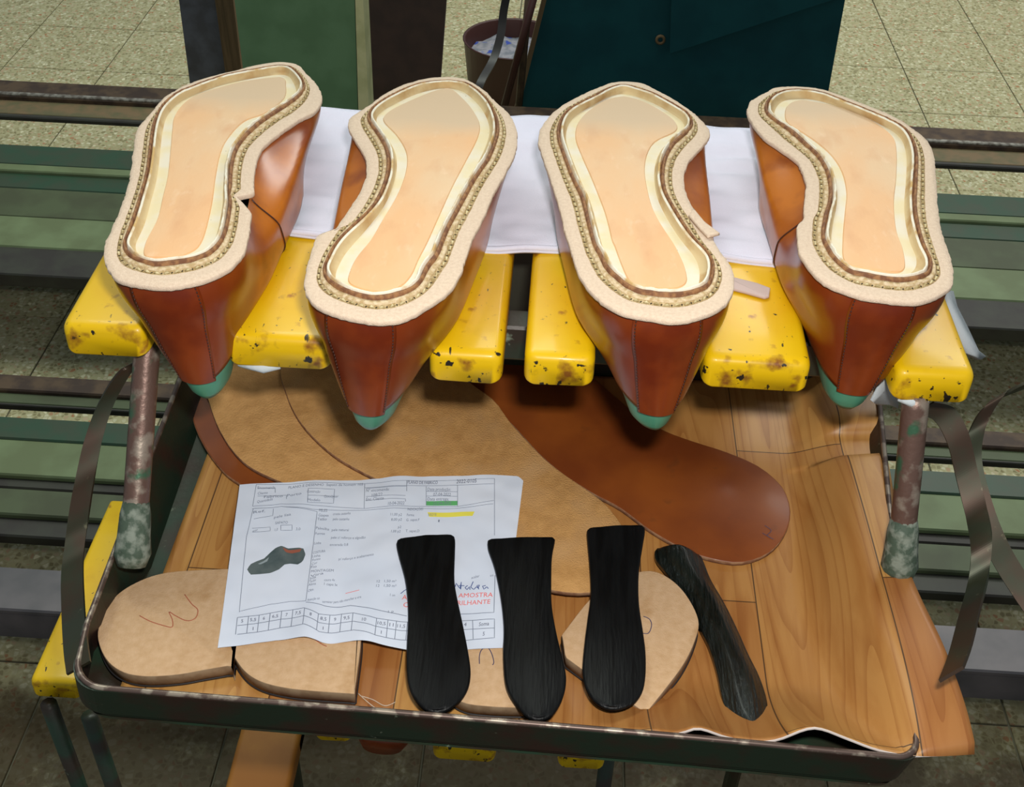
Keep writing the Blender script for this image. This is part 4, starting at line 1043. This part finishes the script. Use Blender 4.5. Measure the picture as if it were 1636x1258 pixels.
# ------------------------------------------------------------------ black shanks
G3 = 'black coated shanks lying in a row at the front'
ZK = ZP+.004
def shank(px, z, label, m, th=.0035, tilt=None, dome=.0012):
    pts = resample(catmull(pxz(px, z+th), 4), 200, True)
    for p in pts: p.z = 0
    pts = smoothc(pts, 2)
    c = sum(pts, Vector())/len(pts)
    r_ = root('shank', (c.x, c.y, z), label, 'shank', G3)
    slab('coated_face', pts, z+.0012, th-.0012, m, r_, bev=.0012, dome=dome, tilt=tilt, n=60)
    slab('backing', inward(pts, .0004), z, .0014, m_velvet, r_, bev=.0003, tilt=tilt, n=60)
    return r_
shank([(680,855),(648,858),(634,862),(635,880),(648,929),(652,981),(650,1030),(650,1078),(658,1110),(677,1132),(697,1139),(721,1131),(745,1106),(752,1078),(749,1046),(739,994),(731,957),(726,925),(727,880),(727,860),(721,853)], ZK, 'first black shank from the left, covering part of the printed sheet', m_black)
shank([(834,859),(783,860),(779,864),(780,877),(790,905),(800,953),(805,1001),(804,1046),(808,1094),(822,1122),(842,1145),(862,1151),(882,1143),(898,1118),(905,1086),(900,1054),(890,1014),(882,969),(881,933),(882,889),(887,862),(882,857)], ZK, 'second black shank, widest at its square top, on the right edge of the sheet', m_black)
shank([(983,840),(943,842),(938,846),(938,856),(942,901),(944,949),(939,989),(933,1038),(931,1078),(939,1106),(955,1125),(979,1134),(1007,1127),(1024,1110),(1031,1086),(1032,1046),(1028,1010),(1021,961),(1021,913),(1027,872),(1031,844),(1024,838)], ZK, 'third black shank, lying across the askew heel block', m_black)
shank([(1084,880),(1052,874),(1046,880),(1048,893),(1064,913),(1092,949),(1116,998),(1132,1030),(1145,1070),(1153,1110),(1165,1147),(1181,1165),(1201,1174),(1217,1167),(1228,1147),(1225,1114),(1213,1078),(1197,1046),(1177,1001),(1157,961),(1136,925),(1124,895),(1116,884)], ZV+.001, 'rightmost black shank, slanting and glossy with brushed streaks', m_blackg, th=.0055, dome=.0065)
# lower level: a dark brown shoe toe hanging under the tray
ls = root('lower_shoe', (az(615, 1200, ZL).x, az(615, 1200, ZL).y+.10, ZL+.02), 'dark brown shoe on the lower level, only its tip showing under the tray front', 'shoe')
q = MB(); c = wloc(ls); rr = []
for j in range(15):
    t = j/14; y = c.y-.11+.26*t; w = .034*math.sqrt(max(.25, 1-(1-min(1, t/.14))**2))*(1-.15*t); h = (.028+.03*t*t)*(.55+.45*min(1, t/.14))
    rr.append([(c.x+math.cos(a*math.pi/12)*w, y, c.z+math.sin(a*math.pi/12)*h*(.7 if a > 12 else 1)) for a in range(24)])
q.loft(rr, True); q.build('upper', m_strap, ls, True)
q = MB(); r1 = []
for zz_ in (c.z+.056, c.z+.060):
    r1.append([(c.x+math.cos(a*math.pi/16)*.038, c.y+.03+math.sin(a*math.pi/16)*.135, zz_-.02*max(0, -math.sin(a*math.pi/16))) for a in range(32)])
q.loft(r1, True); q.build('welt', m_welt, ls, True)
